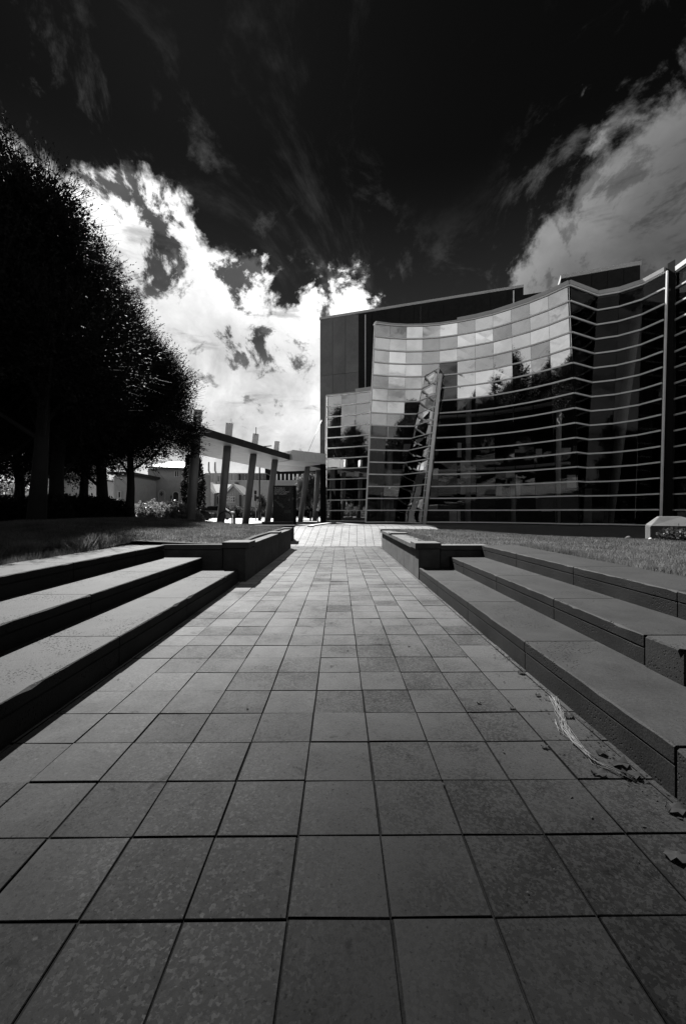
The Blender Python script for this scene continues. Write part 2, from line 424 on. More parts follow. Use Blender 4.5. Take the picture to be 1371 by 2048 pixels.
EL = tile_mesh(.11, TS, 40).mesh('paving_edge_left', 'tile'); ER = tile_mesh(.12, TS, 41).mesh('paving_edge_right', 'tile')
cells = []
for r in range(-9, 42):
    yc = 1.56 + .4 * r + .2
    for c in range(-5, 5):
        xc = c * .4 + (0.0 if True else 0)
        cells.append((xc, yc, c, r))
for r in range(-9, 42):
    yc = 1.56 + .4 * r + .2
    cells.append((-2.255, yc, 'L', r)); cells.append((1.86, yc, 'R', r))
def seen(x, y):
    if y < .9: return -1
    u = (x - .0093 * y) / y
    return 1 / y ** 2 if abs(u) < .87 else -1
order = sorted(cells, key=lambda k: -seen(k[0], k[1]))
far = MB(); rt = random.Random(3)
for i, (xc, yc, c, r) in enumerate(order):
    dz = rt.gauss(0, .0018); jx, jy = rt.uniform(-.0025, .0025), rt.uniform(-.0025, .0025)
    me = EL if c == 'L' else ER if c == 'R' else rt.choice(TM)
    if i < 300:
        o = inst('paving_stone', me, (xc + jx, yc + jy, dz), path)
        o.rotation_euler = (rt.gauss(0, .004), rt.gauss(0, .004), rt.gauss(0, .003))
    else:
        vs = [v.co + Vector((xc + jx, yc + jy, dz)) for v in me.vertices]
        far.add(vs, [tuple(p.vertices) for p in me.polygons])
tag(far.build('paving_stone', 'tile', path), kind='stuff')
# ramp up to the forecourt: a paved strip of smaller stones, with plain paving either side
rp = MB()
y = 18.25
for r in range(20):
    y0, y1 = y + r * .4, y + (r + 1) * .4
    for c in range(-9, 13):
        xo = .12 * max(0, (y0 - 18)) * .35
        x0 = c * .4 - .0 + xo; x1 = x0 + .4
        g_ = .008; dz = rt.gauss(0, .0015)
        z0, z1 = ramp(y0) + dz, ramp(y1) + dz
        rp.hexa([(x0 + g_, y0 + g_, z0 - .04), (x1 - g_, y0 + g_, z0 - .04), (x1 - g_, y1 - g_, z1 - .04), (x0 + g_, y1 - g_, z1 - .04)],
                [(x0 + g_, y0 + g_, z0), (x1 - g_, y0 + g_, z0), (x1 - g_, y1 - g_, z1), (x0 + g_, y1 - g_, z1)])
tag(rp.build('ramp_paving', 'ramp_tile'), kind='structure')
# pale kerb along the forecourt
k0, k1 = G(620, 22.6, 0), G(668, 29.5, 0)
kb = MB()
n = 8
for i in range(n):
    a = k0.lerp(k1, i / n); b = k0.lerp(k1, (i + .985) / n)
    za, zb = ramp(a.y) + .0, ramp(b.y) + .0
    kb.bar((a.x, a.y, za), (b.x, b.y, zb), .3, .14)
tag(kb.build('kerb', 'kerb'), kind='structure')


# ------------------------------------------------------------------ stone benches
def chip_block(x0, x1, y0, y1, z0, z1, seed, edge=(), amp=.006, seg=14):
    """a stone block whose long top edges are slightly chipped"""
    rnd = random.Random(seed); b = MB(); c = .006
    ys_ = [y0 + (y1 - y0) * i / seg for i in range(seg + 1)]
    prof = []
    for yy in ys_:
        j = lambda: abs(rnd.gauss(0, amp)) * (2.0 if rnd.random() < .12 else .7)
        a, d = c + j(), c + j()
        prof.append([(x0, yy, z0), (x1, yy, z0), (x1, yy, z1 - a), (x1 - a, yy, z1), (x0 + d, yy, z1), (x0, yy, z1 - d)])
    for i in (0, seg):
        s = 1 if i == 0 else -1
    vs = [p for row in prof for p in row]
    fs = []
    for i in range(seg):
        for k in range(6):
            fs.append((i * 6 + k, i * 6 + (k + 1) % 6, (i + 1) * 6 + (k + 1) % 6, (i + 1) * 6 + k))
    fs += [tuple(reversed(range(6))), tuple(range(seg * 6, seg * 6 + 6))]
    return b.add(vs, fs)
def bench(label, side, xf, xb, zlow, ztop, yj, ends=(), group='stone seating tiers beside the path'):
    """one tier: side +1 is the right-hand flight. yj are the joints from far to near"""
    root = thing('stone_bench', label, 'bench', (xf * side, (yj[0] + yj[-1]) / 2, zlow), group)
    cap = .098
    for i in range(len(yj) - 1):
        y1, y0 = yj[i] - .007, yj[i + 1] + .007
        xa, xc = sorted((xf * side, xb * side))
        rough = i in ends
        if rough and (i - 1) not in ends: y1 -= .022
        mat = 'bench_end' if rough else 'bench'
        if rough:
            pa = .012
            xa2, xc2 = sorted(((xf - pa) * side, xb * side))
            chip_block(xa2, xc2, y0, y1, zlow + .002, ztop + .004, i * 7 + int(xf * 100), amp=.012).build('end_block', mat, root, own=True)
        else:
            chip_block(xa, xc, y0, y1, ztop - cap, ztop, i * 13 + int(xf * 100)).build('capstone', mat, root, own=True)
            ra, rb = sorted(((xf + .004) * side, (xf + .3) * side))
            chip_block(ra, rb, y0, y1, zlow + .002, ztop - cap - .011, i * 5 + int(xf * 50), amp=.002).build('riser_block', mat, root, own=True)
            ga, gb = sorted(((xf + .02) * side, (xf + .28) * side))
            MB().box(ga, gb, y0 + .01, y1 - .01, ztop - cap - .011, ztop - cap).build('mortar_bed', 'joint', root)
    return root
bench('lowest of the three pitted stone bench tiers right of the path', 1, 1.84, 2.62, -.02, .285, [9.36, 7.58, 5.78, 4.0, 2.2, 1.2, -1], ends=(4, 5))
bench('middle stone bench tier right of the path, with a rough pitted end block', 1, 2.55, 3.36, .285, .54, [9.36, 8.3, 6.55, 4.79, 3.36, 2.95], ends=(4,))
bench('topmost of the three stone bench tiers right of the path, edged by lawn', 1, 3.29, 4.13, .54, .80, [9.36, 7.5, 5.66, 3.91, 2.1, .3, -1.5])
bench('lowest of the three stone bench tiers left of the path, dark riser', -1, 2.225, 3.08, -.02, .31, [8.95, 7.8, 5.95, 4.12, 2.3, .5, -1.3])
bench('middle of the three stone bench tiers left of the path', -1, 3.01, 3.92, .31, .57, [8.95, 6.8, 4.94, 3.1, 1.2, -.7])
bench('topmost of the three stone bench tiers left of the path, under the tree bank', -1, 3.85, 4.68, .57, .84, [8.95, 7.7, 5.9, 4.05, 2.2, .3, -1.5])


# ------------------------------------------------------------------ planter walls
def planter(label, side, xw, ztop, y0, y1, piers, xledge, zledge):
    root = thing('planter_wall', label, 'wall', (xw * side, (y0 + y1) / 2, 0), 'low planter walls flanking the path')
    def bx(name, xa, xb, ya, yb, za, zb, mat='wall', bev=.006):
        xa, xb = sorted((xa * side, xb * side))
        return MB().box(xa, xb, ya, yb, za, zb).build(name, mat, root, bevel=bev, own=True)
    yy = y0 + .64; rr = random.Random(5)
    while yy < y1 - .1:
        ye = min(yy + 1.45, y1); bx('wall_panel', xw + rr.uniform(0, .004), xw + .32, yy + .006, ye - .006, -.03, ztop - .112); yy = ye
    yy = y0 + .64
    while yy < y1 - .1:
        ye = min(yy + 1.2, y1); bx('capstone', xw - .065, xw + .46, yy + .003, ye - .003, ztop - .11, ztop + rr.uniform(-.003, .003)); yy = ye
    for i, (py, wd, dp) in enumerate(piers):
        if i == 0:
            bx('pier', xw, xw + wd - .1, py + .02, py + dp - .02, -.03, ztop - .082)
        bx('pier_cap', xw - .08, xw - .08 + wd, py - .015, py + dp, ztop - .08 if i == 0 else ztop + .006, ztop + .055)
    bx('end_wall', xw + .46 if piers[0][1] < 0 else xw - .08 + piers[0][1] + .003, xledge, y0 + .06, y0 + .3, -.03, zledge - .112)
    bx('capstone', xw - .08 + piers[0][1] + .003, xledge, y0 + .02, y0 + .42, zledge - .11, zledge)
    return root
planter('low concrete planter wall with stone caps right of the path', 1, 1.83, .80, 9.3, 17.4, [(9.3, .60, .64), (13.8, .6, .6), (16.84, .8, .58)], 3.45, .80)
planter('low concrete planter wall with stone caps left of the path, in shade', -1, 2.10, .84, 9.07, 17.6, [(9.07, .60, .7), (13.6, .6, .6), (17.0, .6, .62)], 4.0, .84)
# two more low walls beyond the left planter
for (px0, px1, d, z, lab) in ((508, 586, 19.5, .93, 'low stone cross wall beyond the left planter, nearer the path'), (525, 583, 23.5, 1.0, 'low stone cross wall in front of the black sign pylon')):
    a, b = G(px0, d, 0), G(px1, d, 0); zb_ = ramp(a.y) - .06
    rt_ = thing('planter_wall', lab, 'wall', (a + b) / 2, 'low planter walls flanking the path')
    MB().box(a.x, b.x, a.y, a.y + .4, zb_ - .1, z - .1).build('wall_panel', 'wall', rt_, bevel=.005)
    MB().box(a.x - .05, b.x + .05, a.y - .05, a.y + .5, z - .1, z).build('capstone', 'wall', rt_, bevel=.006)


# ------------------------------------------------------------------ lawns
def sm(t): t = min(max(t, 0), 1); return t * t * (3 - 2 * t)
def hR(x, y):
    return .785 - .46 * sm((y - 9.5) / 9) * sm((x - 3.5) / 9) + .015 * mnoise.noise((x * .7, y * .7, 0)) - .5 * sm((y - 19.5) / 3)
def hL(x, y):
    m = .50 * math.exp(-((x + 8.5) / 4.5) ** 2) * sm((y - 6) / 7) * (1 - sm((y - 17) / 6))
    return .815 + m + .02 * mnoise.noise((x * .6, y * .6, 4)) - .12 * sm((y - 19) / 5)
def lawn(name, f, x0, x1, y0, y1, keep, st=.35):
    nx, ny = int((x1 - x0) / st) + 1, int((y1 - y0) / st) + 1
    px = np.linspace(x0, x1, nx); py = np.linspace(y0, y1, ny)
    b = MB(); b.v = [(x, y, f(x, y)) for y in py for x in px]
    b.f = [(j * nx + i, j * nx + i + 1, (j + 1) * nx + i + 1, (j + 1) * nx + i) for j in range(ny - 1) for i in range(nx - 1)
           if keep((px[i] + px[i + 1]) / 2, (py[j] + py[j + 1]) / 2)]
    b.sm = [True] * len(b.f)
    return tag(b.build(name, 'soil', fix=False), kind='structure')
keepR = lambda x, y: (x > 4.1 or y > 9.55) and y < 18.2 + .05 * x
keepL = lambda x, y: x < -4.6 or y > 9.3
lawn('lawn', hR, 2.05, 26, -8, 23, keepR)
lawn('lawn', hL, -40, -2.3, -8, 25, lambda x, y: keepL(x, y) and (y < 18 or x < -5))
pk = MB().box(-70, 70, -80, -8.2, -.05, .02); tag(pk.build('unseen_park_lawn', 'soil'), kind='structure')  # unseen ground added behind the viewer to darken the glass reflections
rng = np.random.default_rng(11)
def blades(name, f, xr, yr, n, keep, mat, h=(.035, .085), wd=.006, near=None, parent=None):
    x = rng.uniform(*xr, n * 4); y = rng.uniform(*yr, n * 4)
    u = rng.uniform(0, 1, n * 4)
    ok = np.array([keep(a, b) and c < min(1, (6.0 / max(b, 3.0)) ** 1.1) for a, b, c in zip(x, y, u)])
    x, y = x[ok][:n], y[ok][:n]; k = len(x)
    z = np.array([f(a, b) for a, b in zip(x, y)])
    patch = np.array([mnoise.noise((a * 1.3, b * 1.3, 7)) for a, b in zip(x, y)])
    hh = rng.uniform(*h, k) * (1 + .6 * patch); th = rng.uniform(0, 6.283, k); ln = rng.normal(0, .5, k) * hh; l2 = rng.uniform(0, 6.283, k)
    sc_ = np.maximum(1, np.hypot(x, y) / 7) ** .7
    w_ = wd * sc_
    base = np.stack([x, y, z - .01], 1); dx = np.stack([np.cos(th), np.sin(th), np.zeros(k)], 1) * w_[:, None]
    tip = base + np.stack([np.cos(l2) * ln, np.sin(l2) * ln, hh + .01], 1)
    v = np.stack([base - dx, base + dx, tip], 1).reshape(-1, 3); tr = np.arange(k * 3).reshape(-1, 3)
    o = bpy.data.objects.new(name, big(name, v, tr, mat)); col.objects.link(o)
    return tag(o, kind='stuff')
blades('grass', hR, (2.1, 18), (3, 18.8), 150000, keepR, 'grass', (.03, .07), .004)
blades('grass', hL, (-13, -2.4), (3, 18), 110000, lambda x, y: keepL(x, y) and x > -1.15 * y - .5, 'grass', (.03, .07), .004)
blades('sunlit_tufts', hL, (-5.7, -4.78), (7.0, 8.8), 2600, lambda x, y: keepL(x, y) and mnoise.noise((x * 1.2, y * 1.2, 2)) > .02, 'lit_grass', (.10, .26), .007)
blades('sunlit_tufts', hL, (-5.5, -4.75), (5.3, 6.6), 1500, lambda x, y: keepL(x, y) and mnoise.noise((x * 1.1, y * 1.1, 5)) > .05, 'lit_grass', (.14, .32), .007)


blades('edge_grass', hR, (4.1, 4.34), (3.4, 9.3), 2600, keepR, 'grass', (.05, .13), .004)
blades('edge_grass', hR, (2.3, 2.62), (9.9, 17), 1800, keepR, 'grass', (.05, .12), .004)
blades('edge_grass', hL, (-4.95, -4.66), (4, 9.3), 2200, keepL, 'grass', (.05, .14), .004)
# ------------------------------------------------------------------ the gallery
ZB, ZT, ROWH, NR = .8, 15.2, .9, 16
gal = thing('gallery_building', 'dark gallery with a curved leaning glass facade and zinc clad hall behind', 'building', (8, 30, ZB))

def facade(name, tops, bots, zb, zt, nr, pick, rail_mat='rail', clear_below=0, holes=()):
    """a ruled curtain wall between a top plan curve and a bottom plan curve; pick(col,row) chooses the glass"""
    n = len(tops)
    def at(i, z):
        t = (z - zb) / (zt - zb)
        p = bots[i].lerp(tops[i], t); p.z = z; return p
    nrm = []
    for i in range(n):
        a, b = tops[max(i - 1, 0)], tops[min(i + 1, n - 1)]
        d = b - a; q = Vector((d.y, -d.x, 0)).normalized(); nrm.append(q)
    frame = MB()
    for i in range(n):
        for s_ in range(1):
            frame.bar(at(i, zb) - nrm[i] * .07, at(i, zt) - nrm[i] * .07, .035, .06, nrm[i])
    fr = frame.build(name, 'mullion', gal)
    rr = random.Random(name)
    rh = (zt - zb) / nr
    for c in range(n - 1):
        for r in range(nr):
            if (c, r) in holes: continue
            z0, z1 = zb + r * rh + .012, zb + (r + 1) * rh - .012
            q = nrm[c] + nrm[c + 1]; q.normalize()
            e = .007 / max((at(c + 1, z0) - at(c, z0)).length, .1)
            cs = []
            ty = rr.gauss(0, .0035); tx = rr.gauss(0, .003)
            for (ii, zz_) in ((0, z0), (1, z0), (1, z1), (0, z1)):
                A_, B_ = at(c, zz_), at(c + 1, zz_)
                p = A_.lerp(B_, e if ii == 0 else 1 - e)
                p = p + q * (tx * (1 if ii else -1) * .6 + ty * (1 if zz_ == z1 else -1) * .45)
                cs.append(p)
            pane = MB(); bk = [p - q * .016 for p in cs]
            pane.hexa([cs[0], bk[0], bk[1], cs[1]], [cs[3], bk[3], bk[2], cs[2]])
            pane.build('glass_pane', pick(c, r, rr), fr, own=True)
    for r in range(nr + 1):
        z = zb + r * rh; b = MB()
        for c in range(n - 1):
            b.bar(at(c, z) + nrm[c] * .045, at(c + 1, z) + nrm[c + 1] * .045, .08, .085)
        b.build('transom', rail_mat, fr, own=True)
    return fr, at, nrm

tx_ = [750, 780, 813, 845, 879, 914, 949, 984.5, 1021, 1057.6, 1094.7, 1137]
td = [29.2, 29.5, 29.65, 29.6, 29.4, 29.0, 28.5, 27.9, 27.1, 26.3, 25.4, 24.3]
bd = [30.6, 30.9, 31.05, 31.0, 30.8, 30.5, 30.1, 29.5, 28.7, 27.8, 26.8, 25.7]
tops = [G(a, d, ZT) for a, d in zip(tx_, td)]
bots = [G(a - 19 + 40 * i / 11, d, ZB) for i, (a, d) in enumerate(zip(tx_, bd))]
def pick_main(c, r, rr):
    k = 15 - r                                             # rows counted from the top
    lim = [7, 7, 8, 8, 8, 6, 6, 7, 7, 7, 8][c]
    if k >= lim or (c == 4 and 2 < k):
        return M['low_glass'] if rr.random() < (.6 if c <= 3 else .93) else GL[0]
    v = rr.random()
    return GL[0] if v < .25 else GL[1] if v < .6 else GL[2]
main, at_main, nm_main = facade('curved_glass_wall', tops, bots, ZB, ZT, NR, pick_main)
bay_t = [G(653, 35, 11.6), G(683, 34.6, 11.6), G(712.6, 34.1, 11.6), G(742, 33.5, 11.6)]
bay_b = [G(650.5, 35.3, ZB), G(677, 34.9, ZB), G(705, 34.4, ZB), G(732, 33.8, ZB)]
bay, at_bay, nm_bay = facade('entrance_glass_wall', bay_t, bay_b, ZB, 11.6, 12, lambda c, r, rr: GL[0])
s2t = [tops[-1], G(1194, 25.5, ZT)]; s2b = [bots[-1] + Vector((.01, 0, 0)), G(1164, 26.1, ZB)]
facade('folded_glass_return', s2t, s2b, ZB, ZT, NR, lambda c, r, rr: M['clear_glass'], 'rail')
s3t = [G(1194, 25.5, ZT), G(1238, 25.05, ZT), G(1285, 24.2, ZT), G(1329.5, 23.0, ZT)]
s3b = [G(1164, 26.1, ZB), G(1215, 25.5, ZB), G(1268, 24.4, ZB), G(1316.6, 22.9, ZB)]
facade('right_glass_wall', s3t, s3b, ZB, ZT, NR, lambda c, r, rr: M['clear_glass'])
s4t = [G(1350, 22.6, ZT - .25), G(1420, 20.6, ZT - .25)]; s4b = [G(1346, 22.6, ZB), G(1420, 20.8, ZB)]
facade('far_right_glass_wall', s4t, s4b, ZB, ZT - .25, NR, lambda c, r, rr: M['clear_glass'], 'coping')

# folded glass fin with its leaning pole
val_px = {4: (850.5, 754), 5: (844, 780.5), 6: (839, 805), 7: (835, 831), 8: (829, 854), 9: (824.5, 880), 10: (818, 904), 11: (812.6, 927.5), 12: (805.7, 951), 13: (801.5, 974.5), 14: (797.4, 999.5), 15: (791.8, 1022), 16: (789, 1046)}
pole_px = {4: 876.4, 5: 872.7, 6: 870.8, 7: 866.7, 8: 864, 9: 860.6, 10: 857.8, 11: 855.6, 12: 852.8, 13: 849.5, 14: 847, 15: 843.6, 16: 841}
finr = MB()
Vp, Pp = {}, {}
for k in range(4, 17):
    z = ZT - .9 * k
    dv = 29.85 + (30.95 - 29.85) * (k - 4) / 12; dp = 28.15 + .35 * (k - 4) / 12
    Vp[k] = G(val_px[k][0], dv - .12, z); Pp[k] = G(pole_px[k], dp, z)
fin = MB().bar(Vp[16], Vp[4], .05, .05).build('glass_fin', 'mullion', gal)
for k in range(4, 16):
    a, b, c_, d_ = Vp[k + 1], Pp[k + 1], Pp[k], Vp[k]
    q = Vector(((b - a).y, -(b - a).x, 0)).normalized()
    cs = [a + Vector((0, 0, .02)), b + Vector((0, 0, .02)), c_ - Vector((0, 0, .02)), d_ - Vector((0, 0, .02))]; bk = [p - q * .016 for p in cs]
    MB().hexa([cs[0], bk[0], bk[1], cs[1]], [cs[3], bk[3], bk[2], cs[2]]).build('glass_pane', GL[1] if k < 9 else M['low_glass'], fin, own=True)
for k in range(4, 17):
    b = MB().bar(Vp[k], Pp[k] + Vector((.04, 0, 0)), .12, .06)
    b.build('transom', 'rail', fin, own=True)
for k in range(4, 9):
    MB().bar(Vp[k] + Vector((.05, .05, 0)), Pp[k + 1].lerp(Vp[k + 1], .45) + Vector((0, .15, .05)), .05, .06).build('brace', 'mullion', fin, own=True)
for k in range(4, 16):
    MB().bar(Pp[k] + Vector((0, .05, 0)), Pp[k].lerp(Pp[k + 1], 1.0) + Vector((0, .05, 0)), .07, .07).build('edge_mullion', 'rail', fin, own=True)
# glass returning from the pole to the wall behind
for k in range(4, 16):
    a, b = Pp[k + 1] + Vector((.1, .1, .02)), G(pole_px[k + 1] + 12, 30.3, Pp[k + 1].z + .02)
    c_, d_ = G(pole_px[k] + 12, 29.7, Pp[k].z - .02), Pp[k] + Vector((.1, .1, -.02))
    q = Vector(((b - a).y, -(b - a).x, 0)).normalized(); cs = [a, b, c_, d_]; bk = [p - q * .016 for p in cs]
    MB().hexa([cs[0], bk[0], bk[1], cs[1]], [cs[3], bk[3], bk[2], cs[2]]).build('return_pane', M['clear_glass'], fin, own=True)
pb, pt = G(847.5, 28.3, ZB - .05), G(880, 27.95, 0); pt.z = P(880, 749, 27.95).z
MB().tube([pb, pt], .125, 14).build('leaning_pole', 'pillar', gal)
for k in range(4, 16):
    for dz in (.0, -.42):
        t = (Pp[k].z + dz - pb.z) / (pt.z - pb.z)
        if 0 < t < 1:
            q = pb.lerp(pt, t); MB().bar(q + Vector((-.02, 0, 0)), q + Vector((-.30, .0, .0)), .05, .05).build('pole_bracket', 'rail', gal, own=True)

# coping along the tops
def coping(name, pts, h, ht=.25, dep=.45, mat='coping'):
    b = MB()
    for a, c in zip(pts[:-1], pts[1:]):
        d = (c - a).normalized(); nn = Vector((d.y, -d.x, 0))
        A0, C0 = a + nn * .12, c + nn * .12; A1, C1 = a - nn * dep, c - nn * dep
        b.hexa([(A0.x, A0.y, h), (C0.x, C0.y, h), (C1.x, C1.y, h), (A1.x, A1.y, h)], [(A0.x, A0.y, h + ht), (C0.x, C0.y, h + ht), (C1.x, C1.y, h + ht), (A1.x, A1.y, h + ht)])
    return b.build(name, mat, gal)
coping('coping', tops[:6], ZT + .035, .09)
coping('coping', tops[5:], ZT + .04, .24)
coping('coping', s2t, ZT + .045, .24); coping('coping', s3t, ZT + .05, .24)
coping('coping', [G(1338, 23, 0), G(1356, 22.4, 0), G(1430, 20.2, 0)], ZT - .2, .25)
coping('coping', bay_t[:2] + [bay_t[1].lerp(bay_t[2], .9)], 11.63, .08); coping('coping', [bay_t[1].lerp(bay_t[2], .95), bay_t[3]], 11.64, .3)
# pale corner mullions
for a, b, wd in ((s3t[-1], s3b[-1], .09), (bots[0], tops[0], .09), (bay_b[3], bay_t[3], .07), (bay_b[0], bay_t[0], .09)):
    MB().bar(a + Vector((-.03, -.16, 0)), b + Vector((-.03, -.16, 0)), wd, wd).build('corner_mullion', 'rail', gal)
# dark post between the right-hand glass walls
p0, p1 = G(1323, 22.8, ZB), G(1343, 22.5, ZB); t0, t1 = G(1334, 22.9, ZT + .45), G(1349, 22.5, ZT + .45)
MB().hexa([p0, p1, p1 + Vector((.4, 1.4, 0)), p0 + Vector((.4, 1.4, 0))], [t0, t1, t1 + Vector((.4, 1.4, 0)), t0 + Vector((.4, 1.4, 0))]).build('corner_post', 'mullion', gal)

# sills at the foot of the glass
for nm, pts in (('sill', bots), ('sill', bay_b), ('sill', s3b), ('sill', s4b)):
    b = MB()
    for a, c in zip(pts[:-1], pts[1:]):
        d = (c - a).normalized(); nn = Vector((d.y, -d.x, 0))
        A0, C0, A1, C1 = a + nn * .2, c + nn * .2, a - nn * .2, c - nn * .2
        b.hexa([(A0.x, A0.y, .5), (C0.x, C0.y, .5), (C1.x, C1.y, .5), (A1.x, A1.y, .5)], [(A0.x, A0.y, .765), (C0.x, C0.y, .765), (C1.x, C1.y, .765), (A1.x, A1.y, .765)])
    b.build(nm, 'mullion', gal)

# the zinc-clad hall behind
h0, h1 = G(640, 38.8, 0), G(1046, 33.2, 0); hd = (h1 - h0).normalized(); hn = Vector((-hd.y, hd.x, 0))
if hn.y < 0: hn = -hn
k0_, k1_ = h1 + hn * 1.6 - hd * .2, h1 + hn * 1.6 + hd * 4.5
b0, b1 = G(1120, 32.0, 0), G(1279, 30.2, 0); bdv = (b1 - b0).normalized(); bn = Vector((-bdv.y, bdv.x, 0))
if bn.y < 0: bn = -bn
hall = MB().prism([h0 + hn * .03, h1 + hn * .03, h1 + hn * 16, h0 + hn * 16], .6, 20.0).build('hall', 'panel_b', gal)
MB().prism([h0 - hn * .1 - hd * .05, h1 - hn * .1, h1 + hn * 16, h0 + hn * 16], 20.003, 20.22).build('roof_edge', 'coping', hall)
rr = random.Random(21); L = (h1 - h0).length; ncol = 14
for i in range(ncol):
    for (za, zb_) in ((.8, 8.4), (8.4, 14.6), (14.6, 20.0)):
        a = h0 + hd * (L * i / ncol + .012); c = h0 + hd * (L * (i + 1) / ncol - .012); off = rr.uniform(0, .02)
        MB().prism([a - hn * (.03 + off), c - hn * (.03 + off), c + hn * .028, a + hn * .028], za + .012, zb_ - .012).build('zinc_panel', 'panel' if i < 3 or (i < 6 and rr.random() < .5) else 'panel_b', hall, own=True)  # panel choice paints the reflection fading to the right
for px in (730, 841, 1026):
    d_ = 38.8 + (33.2 - 38.8) * (px - 640) / (1046 - 640)
    a = G(px, d_ - .2, 0); MB().box(a.x - .035, a.x + .035, a.y - .05, a.y + .05, 9, 19.8).build('trim_strip', 'rail', hall)
mid = MB().prism([k0_, k1_, k1_ + hn * 10, k0_ + hn * 10], .6, 20.2).build('hall', 'panel_b', gal)
blk = MB().prism([b0, b1, b1 + bn * 8, b0 + bn * 8], .6, 20.0).build('hall', 'panel_b', gal)
MB().prism([b0 - bn * .1, b1 - bn * .1 + bdv * .06, b1 + bn * 8, b0 + bn * 8], 20.003, 20.3).build('roof_edge', 'coping', blk)
for i in range(5):
    a = b0 + bdv * ((b1 - b0).length * i / 5 + .015); c = b0 + bdv * ((b1 - b0).length * (i + 1) / 5 - .015)
    MB().prism([a - bn * .05, c - bn * .05, c - bn * .003, a - bn * .003], 14.5, 19.98).build('zinc_panel', 'panel_b', blk, own=True)
# inside: back wall, soffit, floor, columns
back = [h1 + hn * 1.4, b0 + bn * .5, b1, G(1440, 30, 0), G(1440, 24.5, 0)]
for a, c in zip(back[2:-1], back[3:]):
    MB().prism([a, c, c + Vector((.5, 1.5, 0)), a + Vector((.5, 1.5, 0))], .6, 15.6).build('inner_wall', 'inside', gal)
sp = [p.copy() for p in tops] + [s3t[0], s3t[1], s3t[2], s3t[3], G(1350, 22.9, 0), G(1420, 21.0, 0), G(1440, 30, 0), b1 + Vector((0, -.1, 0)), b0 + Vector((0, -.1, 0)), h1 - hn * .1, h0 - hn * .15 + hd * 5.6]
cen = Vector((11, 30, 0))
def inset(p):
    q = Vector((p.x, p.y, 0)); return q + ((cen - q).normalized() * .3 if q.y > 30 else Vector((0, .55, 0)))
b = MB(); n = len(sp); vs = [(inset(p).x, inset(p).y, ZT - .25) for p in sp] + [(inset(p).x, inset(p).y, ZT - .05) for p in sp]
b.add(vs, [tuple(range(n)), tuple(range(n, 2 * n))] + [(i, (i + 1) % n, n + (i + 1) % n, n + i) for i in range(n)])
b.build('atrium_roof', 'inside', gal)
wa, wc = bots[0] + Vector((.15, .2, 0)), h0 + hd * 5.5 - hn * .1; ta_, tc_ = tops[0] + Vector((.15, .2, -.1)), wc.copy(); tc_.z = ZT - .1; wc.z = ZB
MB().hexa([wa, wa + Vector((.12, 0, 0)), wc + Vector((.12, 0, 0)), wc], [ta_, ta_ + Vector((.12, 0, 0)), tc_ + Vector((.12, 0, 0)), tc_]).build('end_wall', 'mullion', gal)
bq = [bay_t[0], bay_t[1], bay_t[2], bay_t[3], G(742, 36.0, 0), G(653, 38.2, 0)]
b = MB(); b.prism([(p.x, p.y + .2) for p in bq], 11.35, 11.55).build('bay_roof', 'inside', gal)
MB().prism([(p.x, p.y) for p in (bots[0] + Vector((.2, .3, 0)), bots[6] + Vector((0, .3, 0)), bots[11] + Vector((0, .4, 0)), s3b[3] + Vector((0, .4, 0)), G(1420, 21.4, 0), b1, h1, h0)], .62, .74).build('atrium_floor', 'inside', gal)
for (px, d, z1, rad, lean) in ((774, 32.2, 14.9, .24, .25), (1114, 28.5, 9.3, .17, 0), (1215, 27.0, 14.9, .3, .9), (935, 33, 14.9, .22, 0), (1026, 33, 4.6, .2, 0)):
    a = G(px, d, .74); MB().tube([a, (a.x + lean * 2.0, a.y - .2, z1)], rad, 12).build('interior_column', 'white_col', gal)
# reception counters and display boards seen through the glass
for (px, d, wd, z0, z1) in ((1170, 28.2, .9, .8, 3.2), (1145, 28.6, .8, 3.3, 4.2), (962, 33.0, 3.4, 3.0, 3.9), (700, 36.6, .5, .8, 2.9)):
    a = G(px, d, 0); MB().box(a.x - wd / 2, a.x + wd / 2, a.y, a.y + .12, z0, z1).build('display_board', 'white_col', gal, bevel=.01)

rb = random.Random(8)
for i in range(16):
    px = rb.uniform(760, 1130); d_ = np.interp(px, [760, 1130], [32.5, 29.0]) + rb.uniform(0, 1.2); a = G(px, d_, 0); z0 = rb.choice([.8, 1.6, 2.6, 4.2, 5.8, 7.0]); wd = rb.uniform(.25, 1.1)
    MB().box(a.x - wd / 2, a.x + wd / 2, a.y, a.y + .1, z0, z0 + rb.uniform(.25, 1.5)).build('display_board', 'white_col', gal)
for z in (5.0, 9.4):
    m_ = [G(px, d_ + 2.6, z) for px, d_ in zip(tx_[1:], bd[1:])]
    b = MB()
    for a, c in zip(m_[:-1], m_[1:]): b.bar(a, c, .5, .18)
    b.build('gallery_walkway', 'canopy_soffit', gal)
# entrance slab with stay cable
e0, e1 = G(584, 31.0, 0), G(652, 33.2, 0); ed = (e1 - e0).normalized(); en = Vector((-ed.y, ed.x, 0))
slab = MB().prism([e0, e1, e1 + en * 3.2, e0 + en * 3.2], 5.55, 6.3).build('entrance_canopy', 'stub', gal)
for i in range(3):
    a = e0 + ed * ((e1 - e0).length * i / 3 + .01); c = e0 + ed * ((e1 - e0).length * (i + 1) / 3 - .01)
    MB().prism([a - en * .03, c - en * .03, c - en * .002, a - en * .002], 5.56, 6.34).build('fascia_panel', 'stub', slab)
a = G(616, 31.7, 6.3); c = P(643, 841, 34.5); MB().tube([a, c], .014, 6).build('stay_cable', 'steel', slab)
a = G(646, 33.6, .7); MB().box(a.x - .24, a.x + .24, a.y, a.y + .4, .7, 5.55).build('entrance_post', 'mullion', gal)

